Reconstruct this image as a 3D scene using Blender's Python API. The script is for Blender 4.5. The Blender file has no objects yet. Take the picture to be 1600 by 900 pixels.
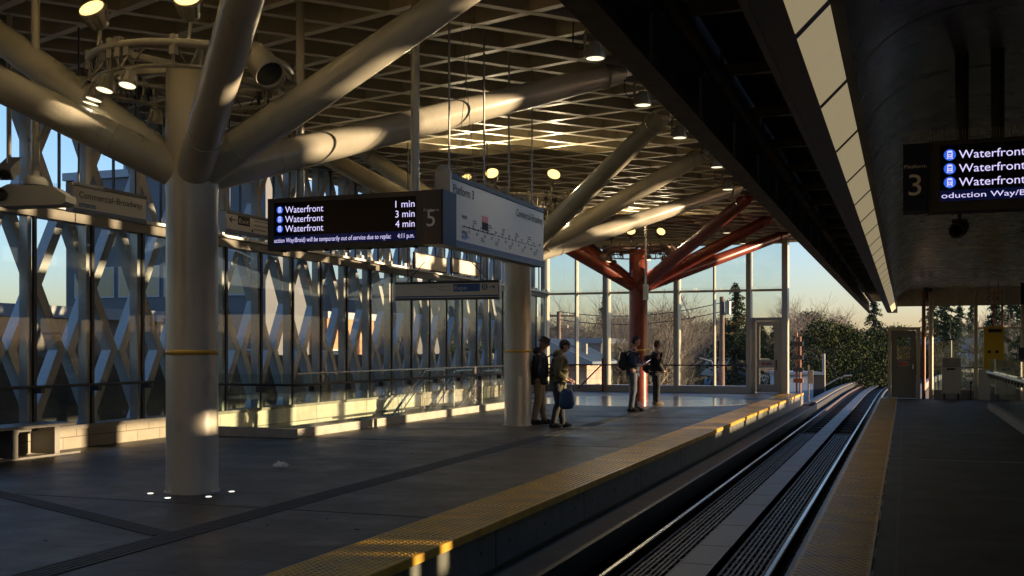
import bpy, bmesh, math, random
from mathutils import Vector, Matrix, Quaternion, noise as mnoise
random.seed(7)
R = math.radians
S = bpy.context.scene
COL = S.collection

# ------------------------------------------------------------------ camera
cam_d = bpy.data.cameras.new('camera'); cam = bpy.data.objects.new('camera', cam_d); COL.objects.link(cam)
cam.location = (0, 0, 1.55); cam.rotation_euler = (R(90), 0, R(19.86))
cam_d.lens = 38.25; cam_d.sensor_width = 36; cam_d.shift_y = 97/1600
cam_d.clip_start = .05; cam_d.clip_end = 3000
S.camera = cam
# ------------------------------------------------------------------ light
SUN_AZ = (0.962, 0.272); SUN_EL = 6.0
W = bpy.data.worlds.new('World'); S.world = W; W.use_nodes = True
nt = W.node_tree; nt.nodes.clear()
o_ = nt.nodes.new('ShaderNodeOutputWorld'); b_ = nt.nodes.new('ShaderNodeBackground'); s_ = nt.nodes.new('ShaderNodeTexSky')
s_.sky_type = 'NISHITA'; s_.sun_disc = False; s_.sun_elevation = R(SUN_EL)
s_.sun_rotation = math.atan2(SUN_AZ[0], SUN_AZ[1]); s_.altitude = 50; s_.air_density = 1.0; s_.dust_density = 1.0; s_.ozone_density = 3.3
b_.inputs[1].default_value = .15
tn_ = nt.nodes.new('ShaderNodeMix'); tn_.data_type = 'RGBA'; tn_.blend_type = 'MULTIPLY'; tn_.inputs[0].default_value = 1; tn_.inputs[7].default_value = (1.13, .95, 1.03, 1)   # white balance of the evening sky
nt.links.new(s_.outputs[0], tn_.inputs[6]); nt.links.new(tn_.outputs[2], b_.inputs[0]); nt.links.new(b_.outputs[0], o_.inputs[0])
sd = bpy.data.lights.new('sun', 'SUN'); sd.energy = 4.0; sd.angle = R(.5); sd.color = (1, .74, .46)
sun = bpy.data.objects.new('sun', sd); COL.objects.link(sun)
dv = Vector((SUN_AZ[0]*math.cos(R(SUN_EL)), SUN_AZ[1]*math.cos(R(SUN_EL)), math.sin(R(SUN_EL))))
sun.rotation_euler = dv.to_track_quat('Z', 'Y').to_euler(); sun.location = (40, 20, 30)
S.view_settings.view_transform = 'Standard'; S.view_settings.look = 'None'
S.view_settings.exposure = 1.6; S.view_settings.gamma = 1
S.render.engine = 'CYCLES'
cy = S.cycles
cy.use_denoising = True
cy.max_bounces = 8; cy.diffuse_bounces = 4; cy.glossy_bounces = 4; cy.transparent_max_bounces = 24
cy.transmission_bounces = 4; cy.caustics_reflective = False; cy.caustics_refractive = False
cy.sample_clamp_indirect = 6

# ------------------------------------------------------------------ materials
MATS = {}
def mat(name, col, rough=.6, metal=0, var=0, vscale=3, bump=0, bscale=40, emit=None, estr=0, spec=.5, stretch=(1,1,1), stain=None):
    if name in MATS: return MATS[name]
    m = bpy.data.materials.new(name); MATS[name] = m; m.use_nodes = True
    t = m.node_tree; p = t.nodes['Principled BSDF']
    c = (*col, 1)
    p.inputs['Base Color'].default_value = c; p.inputs['Roughness'].default_value = rough
    p.inputs['Metallic'].default_value = metal; p.inputs['Specular IOR Level'].default_value = spec
    if emit: p.inputs['Emission Color'].default_value = (*emit, 1); p.inputs['Emission Strength'].default_value = estr
    if var or bump:
        g = t.nodes.new('ShaderNodeNewGeometry'); mp = t.nodes.new('ShaderNodeMapping'); mp.inputs['Scale'].default_value = stretch
        t.links.new(g.outputs['Position'], mp.inputs[0])
    if var:
        n = t.nodes.new('ShaderNodeTexNoise'); n.inputs['Scale'].default_value = vscale; n.inputs['Detail'].default_value = 6
        n.inputs['Roughness'].default_value = .65
        t.links.new(mp.outputs[0], n.inputs[0])
        r = t.nodes.new('ShaderNodeValToRGB'); r.color_ramp.elements[0].position = .3; r.color_ramp.elements[1].position = .7
        lo = stain or tuple(x*(1-var) for x in col)
        r.color_ramp.elements[0].color = (*lo, 1)
        r.color_ramp.elements[1].color = (*[min(1, x*(1+var*.6)) for x in col], 1)
        t.links.new(n.outputs[0], r.inputs[0]); t.links.new(r.outputs[0], p.inputs['Base Color'])
        mr = t.nodes.new('ShaderNodeMapRange'); mr.inputs[3].default_value = max(.05, rough-.12); mr.inputs[4].default_value = min(1, rough+.12)
        t.links.new(n.outputs[0], mr.inputs[0]); t.links.new(mr.outputs[0], p.inputs['Roughness'])
    if bump:
        n2 = t.nodes.new('ShaderNodeTexNoise'); n2.inputs['Scale'].default_value = bscale; n2.inputs['Detail'].default_value = 4
        t.links.new(mp.outputs[0], n2.inputs[0])
        bp = t.nodes.new('ShaderNodeBump'); bp.inputs['Strength'].default_value = bump; bp.inputs['Distance'].default_value = .02
        t.links.new(n2.outputs[0], bp.inputs['Height']); t.links.new(bp.outputs[0], p.inputs['Normal'])
    return m

def glass(name, tint=(.93, .97, .95), refl=1.0, rough=.01, dirt=.04):
    m = bpy.data.materials.new(name); MATS[name] = m; m.use_nodes = True; t = m.node_tree; t.nodes.clear()
    out = t.nodes.new('ShaderNodeOutputMaterial'); tr = t.nodes.new('ShaderNodeBsdfTransparent'); gl = t.nodes.new('ShaderNodeBsdfGlossy')
    df = t.nodes.new('ShaderNodeBsdfDiffuse'); df.inputs[0].default_value = (.6, .62, .55, 1)
    tr.inputs[0].default_value = (*tint, 1); gl.inputs['Roughness'].default_value = rough
    lw = t.nodes.new('ShaderNodeLayerWeight'); lw.inputs[0].default_value = .5
    pw = t.nodes.new('ShaderNodeMath'); pw.operation = 'POWER'; pw.inputs[1].default_value = 4.5; t.links.new(lw.outputs['Facing'], pw.inputs[0])
    fr = t.nodes.new('ShaderNodeMath'); fr.operation = 'MULTIPLY_ADD'; fr.inputs[1].default_value = .85; fr.inputs[2].default_value = .035; t.links.new(pw.outputs[0], fr.inputs[0])
    mu = t.nodes.new('ShaderNodeMath'); mu.operation = 'MULTIPLY'; mu.inputs[1].default_value = refl; mu.use_clamp = True
    m1 = t.nodes.new('ShaderNodeMixShader'); m2 = t.nodes.new('ShaderNodeMixShader')
    g = t.nodes.new('ShaderNodeNewGeometry'); n = t.nodes.new('ShaderNodeTexNoise'); n.inputs['Scale'].default_value = 2.2; n.inputs['Detail'].default_value = 8
    t.links.new(g.outputs['Position'], n.inputs[0])
    mr = t.nodes.new('ShaderNodeMapRange'); mr.inputs[1].default_value = .4; mr.inputs[2].default_value = .75; mr.inputs[3].default_value = dirt*.3; mr.inputs[4].default_value = dirt*2
    t.links.new(n.outputs[0], mr.inputs[0])
    t.links.new(fr.outputs[0], mu.inputs[0]); t.links.new(mr.outputs[0], m1.inputs[0])
    t.links.new(tr.outputs[0], m1.inputs[1]); t.links.new(df.outputs[0], m1.inputs[2])
    t.links.new(mu.outputs[0], m2.inputs[0]); t.links.new(m1.outputs[0], m2.inputs[1]); t.links.new(gl.outputs[0], m2.inputs[2])
    t.links.new(m2.outputs[0], out.inputs[0])
    return m

def pattern_mat(name, col, joint, bw, bh, rough=.7, mortar=.01, var=.15, spec=.4, axes='XY', offset=.5, bump=.3):
    """paving / block pattern from a brick texture in world units, with grime"""
    m = bpy.data.materials.new(name); MATS[name] = m; m.use_nodes = True; t = m.node_tree; p = t.nodes['Principled BSDF']
    g = t.nodes.new('ShaderNodeNewGeometry'); sp = t.nodes.new('ShaderNodeSeparateXYZ'); cb = t.nodes.new('ShaderNodeCombineXYZ')
    t.links.new(g.outputs['Position'], sp.inputs[0])
    t.links.new(sp.outputs['XYZ'.index(axes[0])], cb.inputs[0]); t.links.new(sp.outputs['XYZ'.index(axes[1])], cb.inputs[1])
    br = t.nodes.new('ShaderNodeTexBrick'); t.links.new(cb.outputs[0], br.inputs[0])
    br.inputs['Scale'].default_value = 1; br.inputs['Brick Width'].default_value = bw; br.inputs['Row Height'].default_value = bh
    br.inputs['Mortar Size'].default_value = mortar; br.offset = offset
    br.inputs['Color1'].default_value = (*col, 1); br.inputs['Color2'].default_value = (*[c*(1-var) for c in col], 1); br.inputs['Mortar'].default_value = (*joint, 1)
    n = t.nodes.new('ShaderNodeTexNoise'); n.inputs['Scale'].default_value = 1.3; n.inputs['Detail'].default_value = 8; n.inputs['Roughness'].default_value = .7
    t.links.new(g.outputs['Position'], n.inputs[0])
    mr = t.nodes.new('ShaderNodeMapRange'); mr.inputs[1].default_value = .3; mr.inputs[2].default_value = .7; mr.inputs[3].default_value = .72; mr.inputs[4].default_value = 1.15
    t.links.new(n.outputs[0], mr.inputs[0])
    mx = t.nodes.new('ShaderNodeMix'); mx.data_type = 'RGBA'; mx.blend_type = 'MULTIPLY'; mx.inputs[0].default_value = 1
    t.links.new(br.outputs[0], mx.inputs[6]); t.links.new(mr.outputs[0], mx.inputs[7]); t.links.new(mx.outputs[2], p.inputs['Base Color'])
    m2 = t.nodes.new('ShaderNodeMapRange'); m2.inputs[1].default_value = .3; m2.inputs[2].default_value = .7; m2.inputs[3].default_value = rough-.13; m2.inputs[4].default_value = min(1, rough+.12)
    t.links.new(n.outputs[0], m2.inputs[0]); t.links.new(m2.outputs[0], p.inputs['Roughness']); p.inputs['Specular IOR Level'].default_value = spec
    n3 = t.nodes.new('ShaderNodeTexNoise'); n3.inputs['Scale'].default_value = 60; t.links.new(g.outputs['Position'], n3.inputs[0])
    b1 = t.nodes.new('ShaderNodeBump'); b1.inputs['Strength'].default_value = .25; b1.inputs['Distance'].default_value = .004; t.links.new(n3.outputs[0], b1.inputs['Height'])
    b2 = t.nodes.new('ShaderNodeBump'); b2.invert = True; b2.inputs['Strength'].default_value = bump; b2.inputs['Distance'].default_value = .006
    t.links.new(br.outputs['Fac'], b2.inputs['Height']); t.links.new(b1.outputs[0], b2.inputs['Normal']); t.links.new(b2.outputs[0], p.inputs['Normal'])
    return m

CREAM = mat('cream_paint', (.45, .42, .335), .30, var=.16, vscale=1.6, bump=.05, bscale=14, stretch=(1, 1, .35))
BLADE = mat('cream_steel', (.62, .56, .42), .5, var=.14, vscale=2.5)
WHITE = mat('white_paint', (.82, .81, .76), .4, var=.08, vscale=2)
LATT = mat('lattice_paint', (.40, .40, .37), .24, var=.1, vscale=1.5, spec=.9)
MULL = mat('mullion_paint', (.50, .46, .36), .4, var=.07)
REDP = mat('red_paint', (.21, .035, .02), .34, var=.25, vscale=3, stain=(.13, .03, .02))
BLACK = mat('black_metal', (.018, .018, .02), .5)
DARK = mat('dark_metal', (.045, .045, .05), .45, metal=.3, var=.2)
GREYM = mat('grey_metal', (.28, .28, .27), .4, metal=.6, var=.15)
STEEL = mat('stainless_steel', (.5, .5, .48), .25, metal=1, var=.1, vscale=6)
ALU = mat('worn_aluminium', (.09, .09, .095), .5, metal=.3, var=.6, vscale=2.4, stretch=(3.5, .8, 1), bump=.3, bscale=30, stain=(.06, .055, .05))
RAILM = mat('rail_steel', (.30, .31, .33), .25, metal=1, var=.35, vscale=8, stretch=(1, .2, 1))
RUST = mat('rusty_steel', (.08, .045, .03), .75, var=.4, vscale=6)
CONC = mat('concrete', (.27, .25, .21), .8, var=.28, vscale=2.2, bump=.3, bscale=50)
CONCD = mat('grimy_concrete', (.13, .12, .10), .85, var=.4, vscale=2.0, bump=.3, bscale=40, stretch=(1, .35, 1))
TRACKB = mat('track_ballast_black', (.02, .02, .02), .8, var=.4, vscale=3, bump=.6, bscale=35)
FIBER = mat('fibreglass_cover', (.05, .05, .052), .55, var=.3, vscale=14, bump=.3, bscale=60)
YEL = mat('tactile_yellow', (.66, .35, .02), .33, var=.25, vscale=3, stain=(.36, .20, .025))
YELE = mat('edge_yellow', (.6, .32, .03), .6, var=.35, vscale=5)
YPANEL = mat('yellow_panel', (.55, .36, .02), .4, var=.05)
PLAZA = pattern_mat('left_platform_paving', (.066, .060, .050), (.02, .018, .016), .6, .3, rough=.46, mortar=.009, var=.28)
PLAZR = pattern_mat('right_platform_paving', (.062, .058, .052), (.022, .021, .02), 1.2, .6, rough=.62, mortar=.004)
TACG = mat('grey_tactile', (.035, .035, .035), .6, var=.2)
BLOCK = pattern_mat('concrete_block', (.32, .29, .22), (.14, .12, .09), .6, .19, rough=.8, axes='YZ', mortar=.008)
PANELW = pattern_mat('cream_wall_panel', (.62, .59, .47), (.25, .23, .18), 1.27, 3, rough=.5, axes='YZ', mortar=.012, offset=0)
DISC = mat('polished_terrazzo', (.26, .26, .25), .13, var=.12, vscale=7, spec=.8)
GL = glass('clear_glass', (.95, .97, .965), .5, dirt=.008)
GLW = glass('end_wall_glass', (.93, .96, .95), .8, dirt=.018)
GLB = glass('balustrade_glass', (.92, .955, .92), .8, dirt=.03)
GLD = glass('dirty_screen_glass', (.80, .88, .88), 1.0, dirt=.16)
WING = mat('dark_window', (.03, .04, .05), .05, spec=1.0)
SHELL = mat('canopy_shell', (.30, .28, .23), .27, metal=.15, var=.22, vscale=1.3, stretch=(1, 1, .3))
SHELLJ = mat('canopy_joint', (.02, .02, .02), .6)
BEAMD = mat('weathered_beam', (.20, .175, .13), .55, var=.55, vscale=9, bump=.35, bscale=16, stretch=(1, .4, 2.2))
DECKD = mat('dark_deck', (.09, .08, .065), .7, var=.4, vscale=4)
STRIP = mat('fluorescent_diffuser', (.62, .56, .40), .5, emit=(1, .80, .46), estr=.09, var=.14, vscale=2.2)
LED = mat('warm_led', (.8, .7, .5), .4, emit=(1, .66, .20), estr=.75)
LEDW = mat('white_led', (.8, .8, .6), .4, emit=(1, .88, .55), estr=.55)
FLOORL = mat('floor_light', (.8, .8, .7), .4, emit=(1, .93, .75), estr=.8)
LCD = mat('display_black', (.004, .004, .006), .3, spec=.15)
LCDB = mat('display_blue', (.004, .006, .03), .3, spec=.15, emit=(.02, .04, .25), estr=.03)
LTXT = mat('display_text', (.5, .5, .6), .5, emit=(.68, .62, 1.0), estr=.36)
LICO = mat('display_icon_blue', (.02, .05, .4), .4, emit=(.03, .13, .75), estr=.33)
NAVY = mat('navy_sign', (.010, .016, .04), .45, spec=.25)
NAVY2 = mat('blue_sign', (.02, .09, .30), .35)
SIGNW = mat('white_sign', (.62, .58, .49), .45, var=.05, vscale=2)
SIGNT = mat('sign_text_dark', (.012, .012, .015), .6, spec=.2)
SIGNG = mat('sign_text_grey', (.16, .16, .17), .6)
SIGNR = mat('sign_red', (.6, .06, .05), .4)
NUMT = mat('platform_number', (.85, .83, .74), .5)
SPIKE = mat('spike_wire', (.30, .24, .17), .4, metal=.7)

# ------------------------------------------------------------------ mesh helpers
ORG = {}
def tag(o, label=None, cat=None, group=None, kind=None):
    if label: o['label'] = label
    if cat: o['category'] = cat
    if group: o['group'] = group
    if kind: o['kind'] = kind
    return o
def thing(name, label, cat, loc=(0, 0, 0), group=None):
    o = bpy.data.objects.new(name, None); COL.objects.link(o); o.location = loc; o.empty_display_size = .1
    ORG[o.name] = Vector(loc); return tag(o, label, cat, group)
def basis(d, up=Vector((0, 0, 1))):
    d = Vector(d).normalized(); u = Vector(up)
    if abs(d.dot(u)) > .98: u = Vector((1, 0, 0)) if abs(d.x) < .9 else Vector((0, 1, 0))
    a = d.cross(u).normalized(); return a, a.cross(d).normalized(), d
class MB:
    def __init__(s): s.v = []; s.f = []; s.s = []; s.m = []; s.cm = 0
    def add(s, vs, fs, smooth=False):
        b = len(s.v); s.v += [tuple(p) for p in vs]
        for f in fs: s.f.append(tuple(i+b for i in f)); s.s.append(smooth); s.m.append(s.cm)
        return s
    def box(s, x0, x1, y0, y1, z0, z1):
        return s.add([(x0,y0,z0),(x1,y0,z0),(x1,y1,z0),(x0,y1,z0),(x0,y0,z1),(x1,y0,z1),(x1,y1,z1),(x0,y1,z1)],
              [(0,3,2,1),(4,5,6,7),(0,1,5,4),(1,2,6,5),(2,3,7,6),(3,0,4,7)])
    def cbox(s, c, sz, M=None):
        pts = []
        for dz in (-.5, .5):
            for dx, dy in ((-.5,-.5),(.5,-.5),(.5,.5),(-.5,.5)):
                p = Vector((dx*sz[0], dy*sz[1], dz*sz[2]))
                if M is not None: p = M @ p
                pts.append(Vector(c)+p)
        return s.add(pts, [(0,3,2,1),(4,5,6,7),(0,1,5,4),(1,2,6,5),(2,3,7,6),(3,0,4,7)])
    def bar(s, p, q, w, h, up=(0, 0, 1)):
        p, q = Vector(p), Vector(q); a, b, d = basis(q-p, Vector(up)); pts = []
        for c in (p, q):
            for i, j in ((-1,-1),(1,-1),(1,1),(-1,1)): pts.append(c+a*(i*w/2)+b*(j*h/2))
        return s.add(pts, [(0,1,2,3),(7,6,5,4),(0,4,5,1),(1,5,6,2),(2,6,7,3),(3,7,4,0)])
    def tube(s, pts, r, n=12, caps=True):
        pts = [Vector(p) for p in pts]; rs = r if isinstance(r, (list, tuple)) else [r]*len(pts)
        vs = []; pa = None
        for i, p in enumerate(pts):
            d = (pts[min(i+1, len(pts)-1)]-pts[max(i-1, 0)])
            if d.length < 1e-9: d = Vector((0, 0, 1))
            d.normalize()
            if pa is None: a, b, _ = basis(d)
            else:
                a = (pa - d*pa.dot(d)); a = a.normalized() if a.length > 1e-6 else basis(d)[0]; b = a.cross(d).normalized()
            pa = a
            for k in range(n):
                t = 2*math.pi*k/n; vs.append(p+(a*math.cos(t)+b*math.sin(t))*rs[i])
        fs = []
        for i in range(len(pts)-1):
            for k in range(n):
                k2 = (k+1) % n; fs.append((i*n+k, i*n+k2, (i+1)*n+k2, (i+1)*n+k))
        s.add(vs, fs, True)
        if caps:
            s.add(vs[:n], [tuple(range(n-1, -1, -1))]); s.add(vs[-n:], [tuple(range(n))])
        return s
    def ring(s, c, rad, r, n=40, m=8):
        c = Vector(c); vs = []; fs = []
        for i in range(n):
            t = 2*math.pi*i/n; e = Vector((math.cos(t), math.sin(t), 0))
            for k in range(m):
                u = 2*math.pi*k/m; vs.append(c+e*(rad+r*math.cos(u))+Vector((0, 0, r*math.sin(u))))
        for i in range(n):
            for k in range(m):
                fs.append((i*m+k, ((i+1) % n)*m+k, ((i+1) % n)*m+(k+1) % m, i*m+(k+1) % m))
        return s.add(vs, fs, True)
    def lathe(s, c, axis, prof, n=20, smooth=True):
        """prof: list of (radius, distance along axis)"""
        a, b, d = basis(axis); c = Vector(c); vs = []; fs = []
        for r, z in prof:
            for k in range(n):
                t = 2*math.pi*k/n; vs.append(c+d*z+(a*math.cos(t)+b*math.sin(t))*max(r, 1e-4))
        for i in range(len(prof)-1):
            for k in range(n):
                k2 = (k+1) % n; fs.append((i*n+k, i*n+k2, (i+1)*n+k2, (i+1)*n+k))
        return s.add(vs, fs, smooth)
    def disc(s, c, axis, r, n=20, t=.004):
        return s.lathe(c, axis, [(0, 0), (r, 0), (r, t), (0, t)], n, False)
    def extrude(s, poly, f, t0, t1):
        """poly: 2D outline; f(u,v,t)->3D; closed prism between t0 and t1"""
        n = len(poly); vs = [f(u, v, t0) for u, v in poly]+[f(u, v, t1) for u, v in poly]
        fs = [tuple(range(n-1, -1, -1)), tuple(range(n, 2*n))]+[(i, (i+1) % n, n+(i+1) % n, n+i) for i in range(n)]
        return s.add(vs, fs)
    def ball(s, c, sz, n=14, m=9, fn=None):
        vs = []; fs = []
        for i in range(m+1):
            ph = math.pi*i/m
            for k in range(n):
                t = 2*math.pi*k/n; p = Vector((math.sin(ph)*math.cos(t), math.sin(ph)*math.sin(t), math.cos(ph)))
                if fn: p = fn(p)
                vs.append(Vector(c)+Vector((p.x*sz[0], p.y*sz[1], p.z*sz[2])))
        for i in range(m):
            for k in range(n): fs.append((i*n+k, (i+1)*n+k, (i+1)*n+(k+1) % n, i*n+(k+1) % n))
        return s.add(vs, fs, True)
    def build(s, name, mats, parent=None, label=None, cat=None, group=None, kind=None):
        if parent is not None: org = ORG[parent.name]
        else:
            xs = [p[0] for p in s.v]; ys = [p[1] for p in s.v]; zs = [p[2] for p in s.v]
            org = Vector(((min(xs)+max(xs))/2, (min(ys)+max(ys))/2, min(zs)))
        me = bpy.data.meshes.new(name); me.from_pydata([(p[0]-org.x, p[1]-org.y, p[2]-org.z) for p in s.v], [], s.f)
        me.polygons.foreach_set('use_smooth', s.s)
        if not isinstance(mats, (list, tuple)): mats = [mats]
        for m in mats: me.materials.append(m)
        if len(mats) > 1: me.polygons.foreach_set('material_index', s.m)
        me.update()
        o = bpy.data.objects.new(name, me); COL.objects.link(o)
        if parent is not None: o.parent = parent
        else: o.location = org
        ORG[o.name] = org
        return tag(o, label, cat, group, kind)
def dup(root, loc, rotz=None, label=None, scale=None):
    r = root.copy(); COL.objects.link(r); r.location = loc
    if rotz is not None: r.rotation_euler = (0, 0, rotz)
    if scale is not None: r.scale = (scale,)*3 if not isinstance(scale, tuple) else scale
    if label: r['label'] = label
    def rec(src, dst):
        for ch in list(src.children):
            c = ch.copy(); COL.objects.link(c); c.parent = dst; rec(ch, c)
    rec(root, r); ORG[r.name] = Vector(loc); return r

DG = None
def textmesh(body, origin, ux, uy, h=None, w=None, mat_=None, parent=None, name='lettering', ext=.002, align='LEFT', shear=0, lab=None):
    """real letters; origin = left end of the baseline, ux/uy = unit directions, h = cap height, w = full width"""
    cu = bpy.data.curves.new(name, 'FONT'); cu.body = body; cu.size = 1; cu.extrude = 0; cu.shear = shear; cu.resolution_u = 3
    ob = bpy.data.objects.new('tmp', cu); COL.objects.link(ob); bpy.context.view_layer.update()
    me = bpy.data.meshes.new_from_object(ob.evaluated_get(bpy.context.evaluated_depsgraph_get()))
    bpy.data.objects.remove(ob); bpy.data.curves.remove(cu)
    vs = [v.co.copy() for v in me.vertices]; fs = [tuple(p.vertices) for p in me.polygons]; bpy.data.meshes.remove(me)
    x0 = min(v.x for v in vs); x1 = max(v.x for v in vs); cap = .69
    sy = h/cap; sx = (w/(x1-x0)) if w else sy
    ux, uy, o = Vector(ux), Vector(uy), Vector(origin); nrm = ux.cross(uy)
    if align == 'RIGHT': o = o-ux*(sx*(x1-x0))
    if align == 'CENTER': o = o-ux*(sx*(x1-x0)/2)
    b = MB(); b.add([o+ux*((v.x-x0)*sx)+uy*(v.y*sy)+nrm*ext for v in vs], fs)
    return b.build(name, mat_, parent)

def train_icon(c, ux, uy, r, bg, fg, parent, off=.002):
    ux, uy, c = Vector(ux), Vector(uy), Vector(c); n = ux.cross(uy)
    b = MB(); N = 24
    b.add([c+n*off+ux*(r*math.cos(2*math.pi*k/N))+uy*(r*math.sin(2*math.pi*k/N)) for k in range(N)], [tuple(range(N))])
    o = b.build('icon_disc', bg, parent)
    b = MB()
    def rect(x0, x1, y0, y1, cut=0):
        x0, x1, y0, y1, cut = x0*1.25, x1*1.25, y0*1.2, y1*1.2, cut*1.2
        P = [(x0+cut, y0), (x1-cut, y0), (x1, y0+cut), (x1, y1-cut), (x1-cut, y1), (x0+cut, y1), (x0, y1-cut), (x0, y0+cut)] if cut else [(x0, y0), (x1, y0), (x1, y1), (x0, y1)]
        b.add([c+n*(off+.002)+ux*(x*r)+uy*(y*r) for x, y in P], [tuple(range(len(P)))])
    rect(-.36, .36, .34, .62, .12); rect(-.36, -.24, -.3, .36); rect(.24, .36, -.3, .36); rect(-.24, .24, -.02, .10); rect(-.24, .24, -.34, -.22)
    rect(-.2, -.08, -.2, -.08); rect(.08, .2, -.2, -.08)
    for sx in (-1, 1):
        P = [(sx*.2, -.34), (sx*.32, -.34), (sx*.56, -.66), (sx*.42, -.66)]
        if sx < 0: P = P[::-1]
        b.add([c+n*(off+.002)+ux*(x*r)+uy*(y*r) for x, y in P], [(0, 3, 2, 1)])
    rect(-.34, .34, -.56, -.49)
    b.build('train_mark', fg, parent)

# ------------------------------------------------------------------ ground, platforms, guideway (structure)
def gbump(x, y): return 0
g = MB(); nx, ny = 40, 40
def gz(x, y):
    d = math.hypot(x, y); return -7.0 + min(6, max(0, d-190)*.012) + max(0, min(1, (y-60)/90))*1.2*(1 if x > -30 else .3)
xs = [-1500, -900, -500, -300, -220, -160, -120, -80, -50, -30, -15, 0, 15, 30, 60, 100, 160, 250, 400, 800, 1500]
ys = [-300, -120, -50, -20, 0, 20, 40, 60, 80, 100, 125, 150, 190, 240, 300, 380, 500, 800, 1500, 2500]
for j in ys:
    for i in xs: g.v.append((i, j, gz(i, j)))
n = len(xs)
for j in range(len(ys)-1):
    for i in range(n-1): g.f.append((j*n+i, j*n+i+1, (j+1)*n+i+1, (j+1)*n+i)); g.s.append(True); g.m.append(0)
GROUND = mat('ground_grass_asphalt', (.045, .05, .035), .9, var=.4, vscale=.15, bump=.4, bscale=2)
g.build('ground', GROUND, kind='structure')
MB().box(-29, -15.5, -60, 150, -6.96, -6.93).build('road', mat('asphalt', (.05, .05, .052), .75, var=.25, vscale=.8, bump=.3, bscale=30), kind='structure')
MB().box(-60, 3, 50, 57.5, -6.92, -6.89).build('road', MATS['asphalt'], kind='structure')

# left platform slab with the stair opening
b = MB(); HX0, HX1, HY0, HY1 = -12.5, -10.25, 16.9, 27.6
for (x0, x1, y0, y1) in ((-13.4, -3.47, -8, HY0), (-13.4, HX0, HY0, HY1), (HX1, -3.47, HY0, HY1), (-13.4, -3.47, HY1, 40.6)):
    b.box(x0, x1, y0, y1, -.05, 0)
b.build('left_platform_floor', PLAZA, kind='structure')
b = MB(); b.box(-13.4, -3.5, -8, HY0, -.9, -.052); b.box(HX1, -3.5, HY0, HY1, -.9, -.052); b.box(-13.4, -3.5, HY1, 40.6, -.9, -.052)
for k in range(-3, 16): pass
b.build('left_platform_base', CONCD, kind='structure')
# fascia panels on the platform edge
b = MB()
for k in range(17):
    y0 = -8+k*2.86; b.box(-3.5, -3.462, y0+.012, y0+2.845, -.40, -.06)
fas = b.build('edge_fascia', mat('fascia_board', (.14, .135, .12), .6, var=.3, vscale=4), kind='structure')
b = MB()
for k in range(17):
    for dy in (.35, 1.42, 2.5):
        b.disc((-3.462, -8+k*2.86+dy, -.22), (1, 0, 0), .018, 8)
b.build('fascia_bolts', BLACK, kind='structure')
# ledge and gutter
MB().box(-3.495, -3.02, -8, 40.6, -.56, -.47).build('edge_ledge', mat('brown_ledge', (.12, .095, .055), .8, var=.3, vscale=3), kind='structure')
MB().box(-3.51, -.715, -8, 41, -.97, -.82).build('track_bed', TRACKB, kind='structure')
# right platform
MB().box(-.76, 8.2, -8, 37.25, -.05, 0).build('right_platform_floor', PLAZR, kind='structure')
MB().box(-.72, 8.2, -8, 37.2, -.95, -.052).build('right_platform_base', CONCD, kind='structure')
b = MB(); b.box(-.20, 8.0, 16.42, 16.46, .0, .004); b.box(-.2, 2.2, 22.0, 22.035, .0, .004)
b.build('floor_joint', mat('joint_metal', (.30, .30, .28), .4, metal=.5), kind='structure')
b = MB(); b.box(-.07, -.05, -8, 37, .0, .003); b.build('floor_seam', BLACK, kind='structure')

def domes(b, x0, x1, y0, y1, p, r, z, hz, skip=.6, stag=False):
    nx = int((x1-x0-.02)/p); ox = x0+((x1-x0)-(nx-1)*p)/2; ny = int((y1-y0)/p)
    for j in range(ny):
        y = y0+(j+.5)*p
        if (y-y0) % skip < .02: continue
        for i in range(nx):
            x = ox+i*p+(p*.25 if stag and j % 2 else (-p*.25 if stag else 0)); q = r*.55
            b.add([(x-r, y-r*.7, z), (x+r, y-r*.7, z), (x+r, y+r*.7, z), (x-r, y+r*.7, z), (x-q, y-q*.6, z+hz), (x+q, y-q*.6, z+hz), (x+q, y+q*.6, z+hz), (x-q, y+q*.6, z+hz)],
                  [(4,5,6,7),(0,1,5,4),(1,2,6,5),(2,3,7,6),(3,0,4,7)])
t = thing('tactile_strip', 'yellow studded warning strip along the edge of the wide left platform', 'tactile strip', (-3.8, 16, .0))
b = MB(); y = 4.0
while y < 39.4: b.box(-4.12, -3.455, y, y+.594, .002, .012); y += .6
domes(b, -4.12, -3.46, 4, 39.4, .058, .016, .012, .006); b.build('studded_tiles', YEL, t)
MB().box(-3.462, -3.44, 4, 40.5, -.058, .010).build('edge_nosing', YELE, t)
t = thing('tactile_strip', 'yellow studded warning strip beside the rails on the narrow right platform', 'tactile strip', (-.5, 16, .0))
b = MB(); y = 3.0
while y < 37.0: b.box(-.745, -.225, y, y+.594, .002, .012); y += .6
domes(b, -.74, -.23, 3, 37, .058, .019, .012, .004, stag=True); b.build('studded_tiles', mat('dull_tactile_yellow', (.50, .28, .025), .42, var=.3, vscale=3, stain=(.28, .16, .025)), t)
MB().box(-.775, -.745, 3, 37.2, -.08, .008).build('edge_nosing', mat('edge_trim_grey', (.24, .25, .24), .5, var=.2), t)
random.seed(3)
for k in range(36):
    y = 3+k*.93; MB().box(-.222, -.212+random.random()*.006, y, y+.1+random.random()*.6, .001, .004).build('sealant_patch', mat('sealant', (.35, .35, .33), .7), t)
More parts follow.
